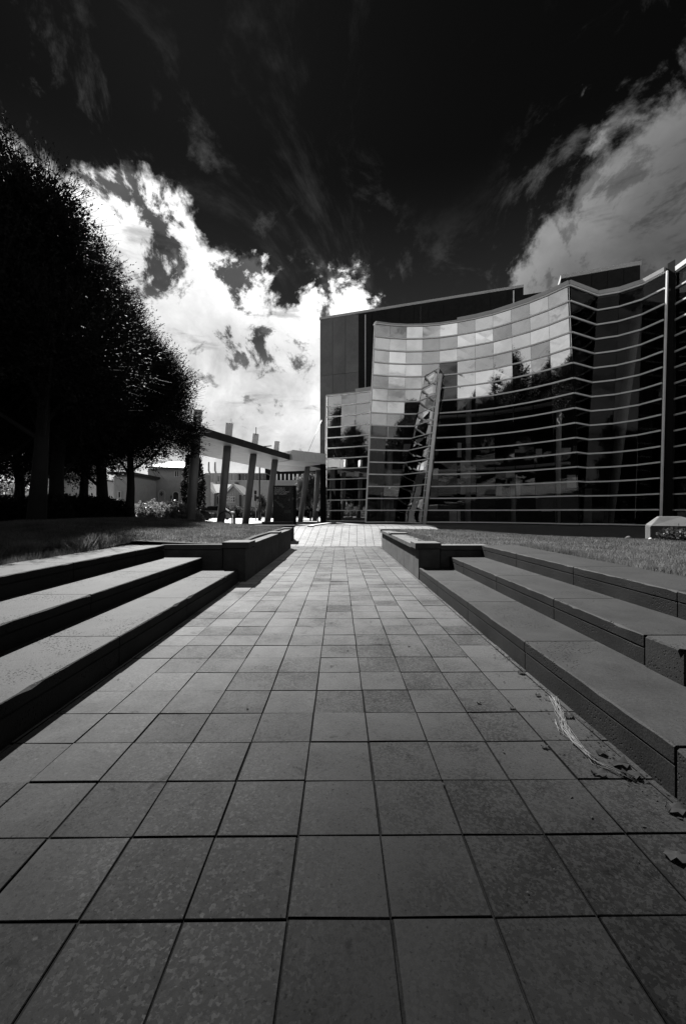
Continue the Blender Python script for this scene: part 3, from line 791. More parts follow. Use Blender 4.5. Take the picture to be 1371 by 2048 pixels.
# concrete plinth at the facade corner
pl = thing('concrete_plinth', 'chamfered concrete plinth on the lawn at the right corner of the glass', 'plinth', G(1345, 13.7, .1))
q0 = [G(1299, 13.2, 0), G(1432, 12.7, 0), G(1405, 14.4, 0), G(1289, 14.5, 0)]
zt_ = P(1299, 1053, 13.2).z
low = [Vector((p.x, p.y, -.1)) for p in q0]; mid_ = [Vector((p.x, p.y, zt_)) for p in q0]
tp = [P(1317, 1034, 13.6), P(1362, 1034, 13.5), P(1356, 1034, 14.1), P(1313, 1034, 14.1)]
for p in tp: p.z = P(1317, 1034, 13.6).z
MB().hexa(low, mid_).build('base', 'plinth', pl, bevel=.02)
MB().hexa([p + Vector((0, 0, .001)) for p in mid_], tp).build('chamfered_top', 'plinth', pl, bevel=.015)


# ------------------------------------------------------------------ the long canopy on leaning columns
zsof = 5.6
bases = [(379.7, 21.6), (440, 24.8), (490, 28.2), (534, 31.2), (600, 36.0), (629, 39.0)]
topsx = [392.5, 455, 507, 550, 615, 636]
can = thing('entrance_canopy', 'long flat canopy with dark fascia on leaning grey columns left of the gallery', 'canopy', G(500, 29, .7))
near, farx = [], []
c0 = G(topsx[0], bases[0][1] - .05, 0); c5 = G(topsx[4], bases[4][1] - .05, 0); cd = (c5 - c0).normalized(); cn = Vector((-cd.y, cd.x, 0))
if cn.x > 0: cn = -cn
na, nb = c0 - cn * .55 - cd * 3.4, c5 - cn * .55 + cd * 3.2
fa, fb = na + cn * 4.9, nb + cn * 4.9
MB().prism([na + cn * .05, nb + cn * .05, fb - cn * .05, fa - cn * .05], zsof + .05, zsof + .40).build('roof_slab', 'canopy_fascia', can)
LL = (nb - na).length; ns = 9
for i in range(ns):
    a = na + cd * (LL * i / ns + .012); c = na + cd * (LL * (i + 1) / ns - .012)
    MB().prism([a, c, c + cn * .047, a + cn * .047], zsof - .01, zsof + .42).build('fascia_panel', 'canopy_fascia', can)
    for j in range(3):
        u0, u1 = .07 + j * 1.6, .07 + (j + 1) * 1.6 - .015
        MB().prism([a + cn * u0, c + cn * u0, c + cn * u1, a + cn * u1], zsof, zsof + .048).build('soffit_panel', 'canopy_soffit', can)
for i, ((bx_, d), tx2) in enumerate(zip(bases, topsx)):
    b = G(bx_, d, .6); t = G(tx2, d - .05, zsof); 
    dirv = (t - b) / (t.z - b.z)
    MB().tube([b, t], .235, 16).build('column', 'col_paint', can)
    t2 = t + dirv * .5; t3 = t + dirv * 1.42
    if i < 4:
        MB().bar(t2, t3, .36, .30, (0, 1, 0)).build('column_head', 'stub', can, bevel=.01)
p = G(512, 28.0, 0); MB().tube([(p.x, p.y, 6.9), (p.x, p.y, 7.45)], .03, 6).build('mast', 'steel', can)


# ------------------------------------------------------------------ black sign pylon
sg = thing('sign_pylon', 'black gallery sign pylon with small grey lettering under the canopy', 'sign', G(568, 25.2, .6))
s0, s1 = G(546, 25.0, 0), G(586, 25.0, 0); s2_ = G(590.6, 25.5, 0)
ztp = P(568, 972, 25).z
pyl = MB().prism([s0, s1, s1 + Vector((.14, .35, 0)), s0 + Vector((.1, .35, 0))], .45, ztp).build('panel', 'black', sg)
MB().prism([s1 + Vector((.004, -.02, 0)), s2_, s2_ + Vector((.02, .3, 0)), s1 + Vector((.16, .34, 0))], .4, ztp + .015).build('edge_post', 'mullion', sg)
def text(body, size, loc, parent, mat='text'):
    cu = bpy.data.curves.new('lettering', 'FONT'); cu.body = body; cu.size = size; cu.extrude = .004; cu.resolution_u = 2
    cu.space_line = .95
    tmp = bpy.data.objects.new('lettering', cu); col.objects.link(tmp)
    dg = bpy.context.evaluated_depsgraph_get(); dg.update()
    me = bpy.data.meshes.new_from_object(tmp.evaluated_get(dg)); bpy.data.objects.remove(tmp)
    me.materials.clear(); me.materials.append(M[mat])
    o = bpy.data.objects.new('lettering', me); col.objects.link(o); o.parent = parent
    o.rotation_euler = (R(90), 0, 0); o.location = Vector(loc) - world_loc(parent)
    return o
lt = P(548.2, 978.5, 24.985)
text('TE PUNA O\nWAIWHETU\nCHRISTCHURCH\nART GALLERY', .125, lt, sg)
rq = random.Random(4)
for (px, py, w_, n_) in ((568, 1022, 16, 3), (577.5, 977, 5.5, 5)):
    for i in range(n_):
        a = P(px, py + i * 2.0, 24.985); c = P(px + w_ * rq.uniform(.75, 1), py + i * 2.0, 24.985)
        MB().box(a.x, c.x, a.y - .003, a.y + .01, a.z - .013, a.z + .013).build('print_line', 'print', sg)
for i in range(9):
    t = i / 8; a = P(549 + 18 * t, 1001 + 15 * t + rq.uniform(-1, 1), 24.985)
    r_ = rq.uniform(.04, .08); MB().add([(a.x + r_ * math.cos(k * .7 + i) * rq.uniform(.6, 1.2), a.y, a.z + r_ * 1.3 * math.sin(k * .7 + i)) for k in range(9)], [tuple(range(9))]).build('print_mark', 'print', sg, fix=False)
for (px, py) in ((556, 996), (578, 1001), (585, 998)):
    a = P(px, py, 24.985); r_ = .07; MB().add([(a.x + r_ * math.cos(k * .7) * rq.uniform(.6, 1.2), a.y, a.z + r_ * 1.2 * math.sin(k * .7)) for k in range(9)], [tuple(range(9))]).build('print_mark', 'print', sg, fix=False)


# ------------------------------------------------------------------ houses and blocks across the street
def pixbox(px0, px1, py0, py1, d, dep, name, mat, parent, bevel=0):
    a, c = P(px0, py1, d), P(px1, py0, d)
    return MB().box(a.x, c.x, min(a.y, c.y), min(a.y, c.y) + dep, a.z, c.z).build(name, mat, parent, bevel=bevel)
def win(px0, px1, py0, py1, d, parent, nx=2, ny=1, frame='trim', fr=.09, name='window'):
    a, c = P(px0, py1, d), P(px1, py0, d); yb = min(a.y, c.y)
    f = MB(); x0, x1, z0, z1 = a.x, c.x, a.z, c.z
    f.box(x0, x1, yb - .06, yb + .05, z0, z0 + fr).box(x0, x1, yb - .06, yb + .05, z1 - fr, z1)
    for i in range(nx + 1):
        xx = x0 + (x1 - x0 - fr) * i / nx; f.box(xx, xx + fr, yb - .055, yb + .045, z0 + fr, z1 - fr)
    for j in range(1, ny):
        zz_ = z0 + (z1 - z0) * j / ny; f.box(x0 + fr, x1 - fr, yb - .05, yb + .04, zz_ - fr * .4, zz_ + fr * .4)
    o = f.build(name, frame, parent)
    MB().box(x0 + .01, x1 - .01, yb - .02, yb + .02, z0 + .01, z1 - .01).build('pane', 'window', o)
    return o
def gable(name, xl, xr, xa, ye, ya, d, dep, parent, wallmat, roofmat, board='trim'):
    """gable facing the viewer: eave pixels, apex pixel"""
    L_, R_, A_ = P(xl, ye, d), P(xr, ye, d), P(xa, ya, d); y0 = A_.y
    m = MB(); z0 = .6
    k = .92
    wl, wr = A_.x + (L_.x - A_.x) * .86, A_.x + (R_.x - A_.x) * .86
    zl = A_.z + (L_.z - A_.z) * .86
    f = [(wl, y0, z0), (wr, y0, z0), (wr, y0, zl), (A_.x, y0, A_.z - .05), (wl, y0, zl)]
    bk = [(x, y0 + dep, z) for x, _, z in f]
    m.add(f + bk, [(0, 1, 2, 3, 4), (9, 8, 7, 6, 5), (0, 5, 6, 1), (1, 6, 7, 2), (4, 9, 5, 0)])
    wl_o = m.build('wall', wallmat, parent)
    rf = MB(); th = .14
    for E_ in (L_, R_):
        rf.add([(E_.x, y0 - .4, E_.z), (A_.x, y0 - .4, A_.z), (A_.x, y0 + dep, A_.z), (E_.x, y0 + dep, E_.z),
                (E_.x, y0 - .4, E_.z + th), (A_.x, y0 - .4, A_.z + th), (A_.x, y0 + dep, A_.z + th), (E_.x, y0 + dep, E_.z + th)],
               [(0, 1, 2, 3), (4, 5, 6, 7), (0, 1, 5, 4), (1, 2, 6, 5), (2, 3, 7, 6), (3, 0, 4, 7)])
    ro = rf.build('roof', roofmat, parent)
    for E_ in (L_, R_):
        MB().bar((E_.x, y0 - .44, E_.z + .02), (A_.x, y0 - .44, A_.z + .02), .06, .32).build('bargeboard', board, ro)
    return wl_o
D = 62
ct = thing('cottage', 'pale twin gabled weatherboard cottage across the street behind the canopy columns', 'house', G(438, D + 3, .7))
w1 = gable('gable', 384, 431, 408, 989, 964, D, 5, ct, 'timber', 'roof_tile')
w2 = gable('gable', 447, 488, 468, 992, 970, D - 1, 6, ct, 'timber', 'roof_tile')
a, c = P(408, 971, D + 3.4), P(470, 971, D + 3.4); e_, f_ = P(408, 988, D + .8), P(470, 988, D + .8)
MB().hexa([e_, f_, c, a], [p + Vector((0, 0, .12)) for p in (e_, f_, c, a)]).build('roof', 'roof_tile', ct)
pixbox(425, 452, 989, 1034, D + 1.2, 3, 'wall', 'timber', ct)
win(398, 416, 991.5, 996, D - .02, ct, 4, 1); win(452, 471, 994, 1006, D - 1.02, ct, 4, 2)
pixbox(419.5, 431, 993, 1012, D + 1.15, .1, 'door', 'window', ct); pixbox(434, 438, 993.5, 1010, D + 1.15, .1, 'window', 'window', ct)
pixbox(397, 414.5, 1006.5, 1022, D - .1, .12, 'garage_door', 'grey_clad', ct)
pixbox(478, 482, 991, 1016, D - 1.1, .1, 'downpipe', 'steel', ct)
for i in range(7):
    px = 391 + i * 5.5; pixbox(px, px + .5, 976 + abs(px - 408) * .75, 987, D - .08, .05, 'batten', 'trim', ct)
for i in range(6):
    px = 456 + i * 4.6; pixbox(px, px + .5, 979 + abs(px - 468) * .9, 991.5, D - 1.08, .05, 'batten', 'trim', ct)

D2 = 95
mb_ = thing('office_block', 'flat roofed grey clad block with two flues behind the cottage', 'building', G(440, D2 + 5, .7))
pixbox(410, 473.5, 947, 1033, D2, 14, 'wall', 'grey_clad', mb_)
for i in range(9): pixbox(411 + i * 7.4, 411.4 + i * 7.4, 948, 964, D2 - .06, .05, 'panel_joint', 'mullion', mb_)
for px in (414.5, 435.8, 442): pixbox(px, px + 1.8, 953, 963.5, D2 - .08, .06, 'window', 'window', mb_)
for px in (417.5, 430):
    a = P(px + 2, 968, D2 - 2); b = P(px + 2, 947, D2 - 2); c = P(px, 942, D2 - 2); d_ = P(px, 925, D2 - 2)
    MB().tube([a, b, c, d_], .2, 10).build('flue', 'grey_clad', mb_)
gb = thing('office_block', 'dark glazed upper storey block set behind the white wall', 'building', G(505, D2 + 8, .7))
pixbox(474, 532, 948, 1033, D2 + 2, 12, 'wall', 'window', gb)
for i in range(8): pixbox(475 + i * 7, 475.6 + i * 7, 948.5, 963, D2 + 1.9, .1, 'mullion', 'grey_clad', gb)
pixbox(474, 532, 947, 948.2, D2 + 1.8, 12, 'roof_edge', 'grey_clad', gb)
lv = thing('louvred_block', 'dark tall block with pale vertical louvres beyond the canopy end', 'building', G(590, D2 + 12, .7))
pixbox(530, 662, 938, 1033, D2 + 8, 12, 'wall', 'mullion', lv)
for i in range(13):
    px = 552 + i * 8.2; pixbox(px, px + 2.6, 949, 961, D2 + 7.8, .15, 'louvre', 'stub', lv)
wb = thing('white_hall', 'long low white rendered hall with a slit window across the street', 'building', G(560, 78, .7))
pixbox(462, 660, 963, 1034, 76, 12, 'wall', 'render', wb)
pixbox(486.5, 526, 972.5, 976, 75.9, .15, 'window', 'window', wb); pixbox(528, 534, 972.5, 976, 75.9, .15, 'window', 'window', wb)
pixbox(508, 513, 982, 989.5, 75.9, .15, 'window', 'window', wb)
pixbox(461, 661, 961.8, 963, 75.8, 12.3, 'parapet', 'trim', wb)
pixbox(469, 475, 965.5, 971.5, 74.5, 1, 'vent_box', 'steel', wb)

D3 = 46
ah = thing('arched_house', 'grey rendered house with arched niche and arched window behind the trees', 'house', G(335, D3 + 4, .7))
a, c = P(296, 938, D3), P(371, 940, D3)
MB().box(a.x, c.x, a.y, a.y + 9, .6, a.z).build('wall', 'render', ah)
r0, r1 = P(290, 937, D3 - .6), P(375, 940, D3 - .6)
MB().hexa([r0, r1, r1 + Vector((-.5, 5, 1.2)), r0 + Vector((1, 5, 1.2))], [p + Vector((0, 0, .18)) for p in (r0, r1, r1 + Vector((-.5, 5, 1.2)), r0 + Vector((1, 5, 1.2)))]).build('roof', 'steel', ah)
win(349, 359, 942, 955.5, D3 - .03, ah, 2, 1)
def arch(px0, px1, py0, py1, d, parent, mat, name, rim='trim'):
    a, c = P(px0, py1, d), P(px1, py0, d); xm = (a.x + c.x) / 2; r_ = (c.x - a.x) / 2; zc = c.z - r_
    pl_ = [(a.x, a.z), (c.x, a.z)] + [(xm + r_ * math.cos(t * math.pi / 8), zc + r_ * math.sin(t * math.pi / 8)) for t in range(9)]
    n_ = len(pl_); o = MB().add([(x, a.y - .05, z) for x, z in pl_] + [(x, a.y + .1, z) for x, z in pl_],
                                [tuple(range(n_)), tuple(reversed(range(n_, 2 * n_)))] + [(i, (i + 1) % n_, n_ + (i + 1) % n_, n_ + i) for i in range(n_)]).build(name, mat, parent)
    rm = MB()
    pts = [(a.x, a.z)] + [(xm - r_ * math.cos(t * math.pi / 8), zc + r_ * math.sin(t * math.pi / 8)) for t in range(9)] + [(c.x, a.z)]
    for p_, q_ in zip(pts[:-1], pts[1:]): rm.bar((p_[0], a.y - .06, p_[1]), (q_[0], a.y - .06, q_[1]), .1, .1, (0, 1, 0))
    rm.build('surround', rim, o)
    return o
arch(318, 330.5, 981, 1007, D3 - .05, ah, 'render', 'niche'); arch(346, 358.5, 984, 1009, D3 - .05, ah, 'window', 'window')
pixbox(341, 344, 992, 1008, D3 - .08, .1, 'window', 'window', ah)
a = P(323, 989, D3 - .16); MB().box(a.x - .05, a.x + .05, a.y - .03, a.y + .03, a.z - .25, a.z + .25).box(a.x - .2, a.x + .2, a.y - .028, a.y + .028, a.z - .05, a.z + .05).build('wall_ornament', 'steel', ah)
ph = thing('pale_house', 'pale rounded house corner with one small window between the tree trunks', 'house', G(244, 42, .7))
a, c = P(224, 950, 40), P(261, 950, 40)
MB().box(a.x, c.x, a.y, a.y + 6, .6, a.z).build('wall', 'render', ph, bevel=.25)
MB().box(a.x - .3, c.x + .3, a.y - .3, a.y + 6.3, a.z, a.z + .25).build('roof', 'steel', ph)
win(236, 243, 983, 998, 39.95, ph, 1, 1)
fh = thing('gabled_house', 'pale gabled house with dark windows seen between the leftmost trunks', 'house', G(100, 48, .7))
gable('gable', 40, 122, 78, 930, 905, 46, 8, fh, 'render', 'roof_tile')
win(77, 92, 941, 955, 45.96, fh, 2, 1); win(64, 69, 939, 947, 45.96, fh, 1, 1); win(64, 69, 953, 959, 45.96, fh, 1, 1)
pixbox(110, 175, 958, 1034, 47, 6, 'side_wing', 'render', fh); pixbox(108, 177, 955, 958, 46.7, 6.6, 'roof', 'roof_tile', fh)


# ------------------------------------------------------------------ parked cars
def car(label, px, d, mat, flip=1):
    root = thing('parked_car', label, 'car', G(px, d, .72), 'cars parked across the street')
    def bdy(prof, hw, name, m_, bev=.06):
        n_ = len(prof); b = MB()
        b.add([(x * flip, -hw, z) for x, z in prof] + [(x * flip, hw, z) for x, z in prof],
              [tuple(range(n_)), tuple(reversed(range(n_, 2 * n_)))] + [(i, (i + 1) % n_, n_ + (i + 1) % n_, n_ + i) for i in range(n_)])
        b.v = [(x + root.location.x, y_ + root.location.y, z + root.location.z) for x, y_, z in b.v]
        return b.build(name, m_, root, bevel=bev)
    bdy([(-2.1, .25), (2.1, .25), (2.18, .6), (1.95, .82), (1.0, .93), (-1.5, .95), (-2.1, .88), (-2.18, .55)], .86, 'body', mat)
    bdy([(-1.75, .94), (1.05, .92), (.35, 1.42), (-1.1, 1.45)], .76, 'cabin', 'window', .05)
    bdy([(-1.12, 1.44), (.36, 1.41), (.2, 1.49), (-.9, 1.51)], .72, 'roof', mat, .02)
    for x in (-1.3, 1.35):
        for s_ in (-1, 1):
            p = root.location + Vector((x * flip, s_ * .78, .32))
            wl = MB().tube([p + Vector((0, -.1, 0)), p + Vector((0, .1, 0))], .32, 16).build('wheel', 'tyre', root)
            MB().tube([p + Vector((0, -.115, 0)), p + Vector((0, .115, 0))], .19, 12).build('rim', 'chrome', wl)
    for s_ in (-1, 1):
        p = root.location + Vector((2.1 * flip, s_ * .6, .68)); MB().box(p.x - .08, p.x + .08, p.y - .16, p.y + .16, p.z - .07, p.z + .07).build('headlight', 'chrome', root, bevel=.02)
    return root
car('dark parked car half hidden behind the first canopy column', 384, 43, 'car_dark')
car('silver parked car between the two nearest canopy columns', 427, 45, 'car_silver', -1)

# ------------------------------------------------------------------ street furniture
def hoop(px, d, lab):
    c = G(px, d, .72); b = MB(); pts = [(c.x + .42 * math.cos(math.pi * t / 12), c.y, c.z + .45 + .42 * math.sin(math.pi * t / 12)) for t in range(13)]
    b.tube([(c.x + .42, c.y, .6)] + pts + [(c.x - .42, c.y, .6)], .04, 8)
    o = b.build('bicycle_rack', 'steel'); return tag(o, lab, 'bike rack')
hoop(450, 24, 'dark steel hoop bicycle rack beside the second canopy column')
def bollard(px, d, h, lab):
    c = G(px, d, .6); r_ = thing('bollard', lab, 'bollard', c, 'short dark bollards by the street')
    MB().tube([c, c + Vector((0, 0, h))], .09, 12).build('post', 'steel', r_); MB().tube([c + Vector((0, 0, h)), c + Vector((0, 0, h + .05))], [.1, .07], 12).build('cap', 'steel', r_)
bollard(468.5, 30, .85, 'short dark bollard right of the hoop rack'); bollard(620.5, 40, 1.0, 'dark bollard beside the small street tree')
c = G(519, 40, .6); lp = thing('lamp_post', 'tall dark lamp post between the third and fourth canopy columns', 'lamp post', c)
tpz = P(519, 925, 40).z
MB().tube([c, (c.x, c.y, 2.6)], [.16, .12], 10).build('base', 'steel', lp); MB().tube([(c.x, c.y, 2.6), (c.x, c.y, tpz + 1.5)], [.085, .06], 10).build('shaft', 'steel', lp)
MB().bar((c.x, c.y, tpz + 1.5), (c.x + 1.2, c.y, tpz + 1.6), .12, .08).build('lamp_arm', 'steel', lp)
c = G(511.5, 39, .6); st_ = thing('street_sign', 'pale sign post with three small square signs left of the lamp post', 'sign', c)
MB().tube([c, (c.x, c.y, P(511, 980, 39).z)], .04, 8).build('post', 'grey_clad', st_)
for (x0, x1, y0, y1) in ((508.3, 513, 982, 990), (508.5, 512.5, 991, 1003), (512.8, 518, 994, 999.5)):
    pixbox(x0, x1, y0, y1, 38.9, .04, 'sign_plate', 'steel', st_)
c = G(635.5, 33, .6); gp = thing('globe_light', 'small white globe light on a post by the entrance', 'lamp', c)
MB().tube([c, (c.x, c.y, P(635, 1023, 33).z)], .045, 8).build('post', 'steel', gp)
bm = bmesh.new(); bmesh.ops.create_icosphere(bm, subdivisions=2, radius=.13); me = bpy.data.meshes.new('globe'); bm.to_mesh(me); bm.free(); me.materials.append(M['lamp'])
inst('globe', me, P(635.3, 1020.5, 33), gp); MB().tube([P(635.6, 1017, 33), P(636, 1008, 33)], .05, 8).build('neck', 'lamp', gp)


# ------------------------------------------------------------------ trees
def leaf_cloud(centers, dirs, n_per, lead, lsize, r, spread=.16, along=.9, slim=.28):
    """leaf quads strewn along short twigs; returns vertices and quads"""
    k = len(centers); c = np.repeat(centers, n_per, 0); d = np.repeat(dirs, n_per, 0); m_ = len(c)
    t = r.uniform(0, 1, m_)
    p = c + d * (t * lead)[:, None] + r.normal(0, spread, (m_, 3)) * (.25 + .75 * (1 - t))[:, None]
    a = r.normal(0, 1, (m_, 3)) + d * along; a /= np.linalg.norm(a, axis=1)[:, None]
    b = np.cross(a, r.normal(0, 1, (m_, 3))); b /= np.maximum(np.linalg.norm(b, axis=1), 1e-3)[:, None]
    ls = r.uniform(.6, 1.3, m_)[:, None] * lsize
    v = np.stack([p, p + a * ls * .5 + b * ls * slim, p + a * ls, p + a * ls * .5 - b * ls * slim], 1).reshape(-1, 3)
    return v
def make_tree(seed, height, rad, zlow, clusters, lsize, mat, n_per=16, up=.45, lead=.9, trunk=.3, nl=16, shape=1.0, top=.55):
    """returns trunk mesh and crown mesh around the origin"""
    r = np.random.default_rng(seed); rd = random.Random(seed)
    zc = zlow + (height - zlow) * top * .8
    lobes = []
    for i in range(nl):
        tz = rd.uniform(0, 1); z = zlow + .6 + (height - zlow - 1.2) * tz
        prof = (1 - abs(2 * tz - .75) ** 2.2 * .55) if tz > .35 else (.75 + .5 * tz)
        prof = max(prof * (1 - .55 * max(0, tz - .5) * 2 * shape), .15)
        an = rd.uniform(0, 6.283); rr_ = rad * prof * rd.uniform(.25, .88)
        lobes.append((rr_ * math.cos(an), rr_ * math.sin(an), z, rad * rd.uniform(.2, .46) * (1 - .35 * tz)))
    lobes.append((0, 0, height - rad * .35, rad * .3))
    L_ = np.array(lobes); pick = r.integers(0, len(L_), clusters)
    q = r.normal(0, 1, (clusters, 3)); q /= np.linalg.norm(q, axis=1)[:, None]
    rr_ = r.uniform(.3, 1.0, clusters) ** .5
    cen_ = L_[pick, :3] + q * (L_[pick, 3] * rr_)[:, None]
    out_ = q * .8 + np.stack([cen_[:, 0] / rad, cen_[:, 1] / rad, np.full(clusters, up)], 1) * .7
    out_ += r.normal(0, .25, (clusters, 3)); out_ /= np.linalg.norm(out_, axis=1)[:, None]
    keep = cen_[:, 2] > zlow
    v = leaf_cloud(cen_[keep], out_[keep], n_per, lead, lsize, r)
    ns_ = clusters // 3
    p2 = r.integers(0, len(L_), ns_); q2 = r.normal(0, 1, (ns_, 3)); q2[:, 2] = np.abs(q2[:, 2]) * .8 - .2; q2 /= np.linalg.norm(q2, axis=1)[:, None]
    s0 = L_[p2, :3] + q2 * (L_[p2, 3] * .92)[:, None]; s1 = q2 * .55 + np.array([0, 0, .75]) + r.normal(0, .2, (ns_, 3)); s1 /= np.linalg.norm(s1, axis=1)[:, None]
    v = np.concatenate([v, leaf_cloud(s0, s1, 22, lead * 1.7, lsize * .85, r, .05, 2.2, .17)])
    # thin twigs that carry the leaves
    c2, o2 = np.concatenate([cen_[keep], s0]), np.concatenate([out_[keep], s1]); sdv = np.cross(o2, r.normal(0, 1, o2.shape)); sdv /= np.linalg.norm(sdv, axis=1)[:, None]
    tw = np.stack([c2 - o2 * .5 - sdv * .012, c2 - o2 * .5 + sdv * .012, c2 + o2 * lead * 1.5 + sdv * .004, c2 + o2 * lead * 1.5 - sdv * .004], 1).reshape(-1, 3)
    v = np.concatenate([v, tw]); crown = big('crown', v, np.arange(len(v)).reshape(-1, 4), mat, nv=4)
    tb = MB(); bend = [(rd.uniform(-.12, .12) * i, rd.uniform(-.12, .12) * i) for i in range(5)]
    pts = [(bend[i][0], bend[i][1], -.3 + (height * .8 + .3) * i / 4) for i in range(5)]
    tb.tube(pts, [trunk * 1.35, trunk, trunk * .75, trunk * .45, .05], 10)
    for lb in lobes[:14]:
        z0 = min(max(lb[2] * .55, zlow * .6), height * .6); f = z0 / (height * .8) * 4; i = min(int(f), 3)
        s_ = Vector(pts[i]).lerp(Vector(pts[i + 1]), f - i); e2 = Vector(lb[:3]); mid2 = s_.lerp(e2, .5) + Vector((0, 0, -.2 + rd.uniform(-.2, .3)))
        tb.tube([s_, mid2, e2], [trunk * .38, trunk * .22, .03], 6, False)
    return tb.mesh('trunk', 'bark', fix=False), crown
def plant_tree(name, label, cat, meshes, loc, rz, scale, group):
    root = thing(name, label, cat, loc, group); root.rotation_euler = (0, 0, rz); root.scale = (scale,) * 3
    for nm, me in zip(('trunk', 'crown'), meshes):
        o = bpy.data.objects.new(nm, me); col.objects.link(o); o.parent = root
    return root
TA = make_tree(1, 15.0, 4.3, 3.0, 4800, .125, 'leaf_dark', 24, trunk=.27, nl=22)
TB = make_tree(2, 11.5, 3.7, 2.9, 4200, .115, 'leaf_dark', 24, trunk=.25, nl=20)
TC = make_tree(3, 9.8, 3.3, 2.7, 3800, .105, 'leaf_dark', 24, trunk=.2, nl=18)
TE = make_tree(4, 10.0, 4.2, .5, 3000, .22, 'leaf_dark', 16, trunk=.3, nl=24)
GT = 'dark trees on the bank left of the path'
def bank(px, d): 
    p = G(px, d, 0); p.z = hL(p.x, p.y) - .02 if p.y < 25 else .7; return p
plant_tree('dark_tree', 'tallest dark leafy tree at the left edge of the bank', 'tree', TA, bank(-55, 15.0), .3, .96, GT)
plant_tree('dark_tree', 'dark leafy tree with a slim trunk nearest the left benches', 'tree', TC, bank(72, 12.4), 2.2, 1.02, GT)
plant_tree('dark_tree', 'dark leafy tree with the thick trunk below the second crown', 'tree', TB, bank(112, 16.5), 1.2, 1.0, GT)
plant_tree('dark_tree', 'dark leafy tree whose crown steps down to the right, third from the left', 'tree', TB, bank(208, 19.5), 3.4, .93, GT)
plant_tree('dark_tree', 'rightmost dark leafy tree of the bank, crown reaching toward the canopy end', 'tree', TC, bank(258, 18.5), .5, .86, GT)
plant_tree('dark_tree', 'dark leafy tree behind the leftmost trunks', 'tree', TA, bank(35, 22.5), 2.0, .88, GT)
plant_tree('dark_tree', 'smaller dark leafy tree behind the thick middle trunk', 'tree', TC, bank(165, 23.0), 2.6, 1.15, GT)
plant_tree('dark_tree', 'dark leafy tree added outside the left edge to shade the lawn', 'tree', TB, (-11.8, 9.2, hL(-11.8, 9.2)), 5.0, .9, GT)  # out of view, added for its shade on the lawn
GR = 'trees behind the viewer mirrored in the glass'
for (x, y_, me, s_, rz) in ((-20, -14, TA, 1.0, .4), (-9, -22, TB, 1.1, 2.1), (-30, -4, TA, .95, 4.0), (-26, 8, TB, 1.1, 1.0), (4, -26, TA, 1.05, 5.2), (16, -24, TC, 1.2, .9),
                            (-14, -26, TC, 1.3, 3.1), (-16, -18, TE, 1.0, .2), (-23, -9, TE, .9, 1.2), (-28, 2, TE, 1.0, 2.2), (-31, 12, TE, .9, 3.2), (-10, -27, TE, 1.05, 4.2), (0, -30, TE, .95, 5.2), (9, -29, TE, 1.05, 6.0), (18, -28, TE, .9, .7), (26, -24, TE, 1.0, 1.9), (-33, -12, TE, 1.1, 2.7), (-34, 22, TE, 1.0, 3.5), (27, -18, TB, 1.1, 2.2), (-34, 16, TA, 1.0, 2.9), (-24, -26, TA, 1.1, 1.7), (10, -34, TB, 1.2, 1.1)):
    plant_tree('dark_tree', 'dark tree behind the viewer, seen only mirrored in the glass facade', 'tree', me, (x, y_, -.06), rz, s_, GR)

# cypresses and small trees beyond the canopy
def make_column_shrub(seed, h, rad, mat, n=700, ls=.16):
    r = np.random.default_rng(seed); t = r.uniform(0, 1, n); z = .15 + t * h * .97
    pr = rad * np.minimum(1, (1 - t) * 2.2 + .06) * np.minimum(1, .6 + t * 3); an = r.uniform(0, 6.283, n); q = np.sqrt(r.uniform(.2, 1, n))
    c_ = np.stack([np.cos(an) * pr * q, np.sin(an) * pr * q, z], 1); d_ = np.stack([np.cos(an) * .35, np.sin(an) * .35, np.ones(n)], 1); d_ /= np.linalg.norm(d_, axis=1)[:, None]
    v = leaf_cloud(c_, d_, 9, .5, ls, r, .07); cr = big('crown', v, np.arange(len(v)).reshape(-1, 4), mat, nv=4)
    return MB().tube([(0, 0, -.2), (0, 0, h * .6)], [.1, .04], 6).mesh('trunk', 'bark', fix=False), cr
CYP = make_column_shrub(5, 6.2, .55, 'leaf_dark')
plant_tree('cypress_tree', 'narrow dark cypress left of the first canopy column', 'tree', CYP, G(377, 40, .7), 0, 1.0, 'dark cypresses across the street')
plant_tree('cypress_tree', 'narrow dark cypress right of the first canopy column', 'tree', CYP, G(397, 40, .7), 1.3, .97, 'dark cypresses across the street')
plant_tree('cypress_tree', 'slim pointed cypress right of the black sign pylon', 'tree', CYP, G(600, 58, .7), 2.3, .96, 'dark cypresses across the street')
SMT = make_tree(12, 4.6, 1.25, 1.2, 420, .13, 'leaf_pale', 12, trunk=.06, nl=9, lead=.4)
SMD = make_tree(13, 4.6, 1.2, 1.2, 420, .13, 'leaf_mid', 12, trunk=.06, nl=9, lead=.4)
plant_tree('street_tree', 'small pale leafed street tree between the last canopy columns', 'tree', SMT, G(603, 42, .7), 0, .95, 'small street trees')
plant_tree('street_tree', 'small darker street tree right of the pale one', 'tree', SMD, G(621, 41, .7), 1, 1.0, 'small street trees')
plant_tree('street_tree', 'thin young street tree beside the lamp post', 'tree', SMD, G(523, 50, .7), 2, .62, 'small street trees')
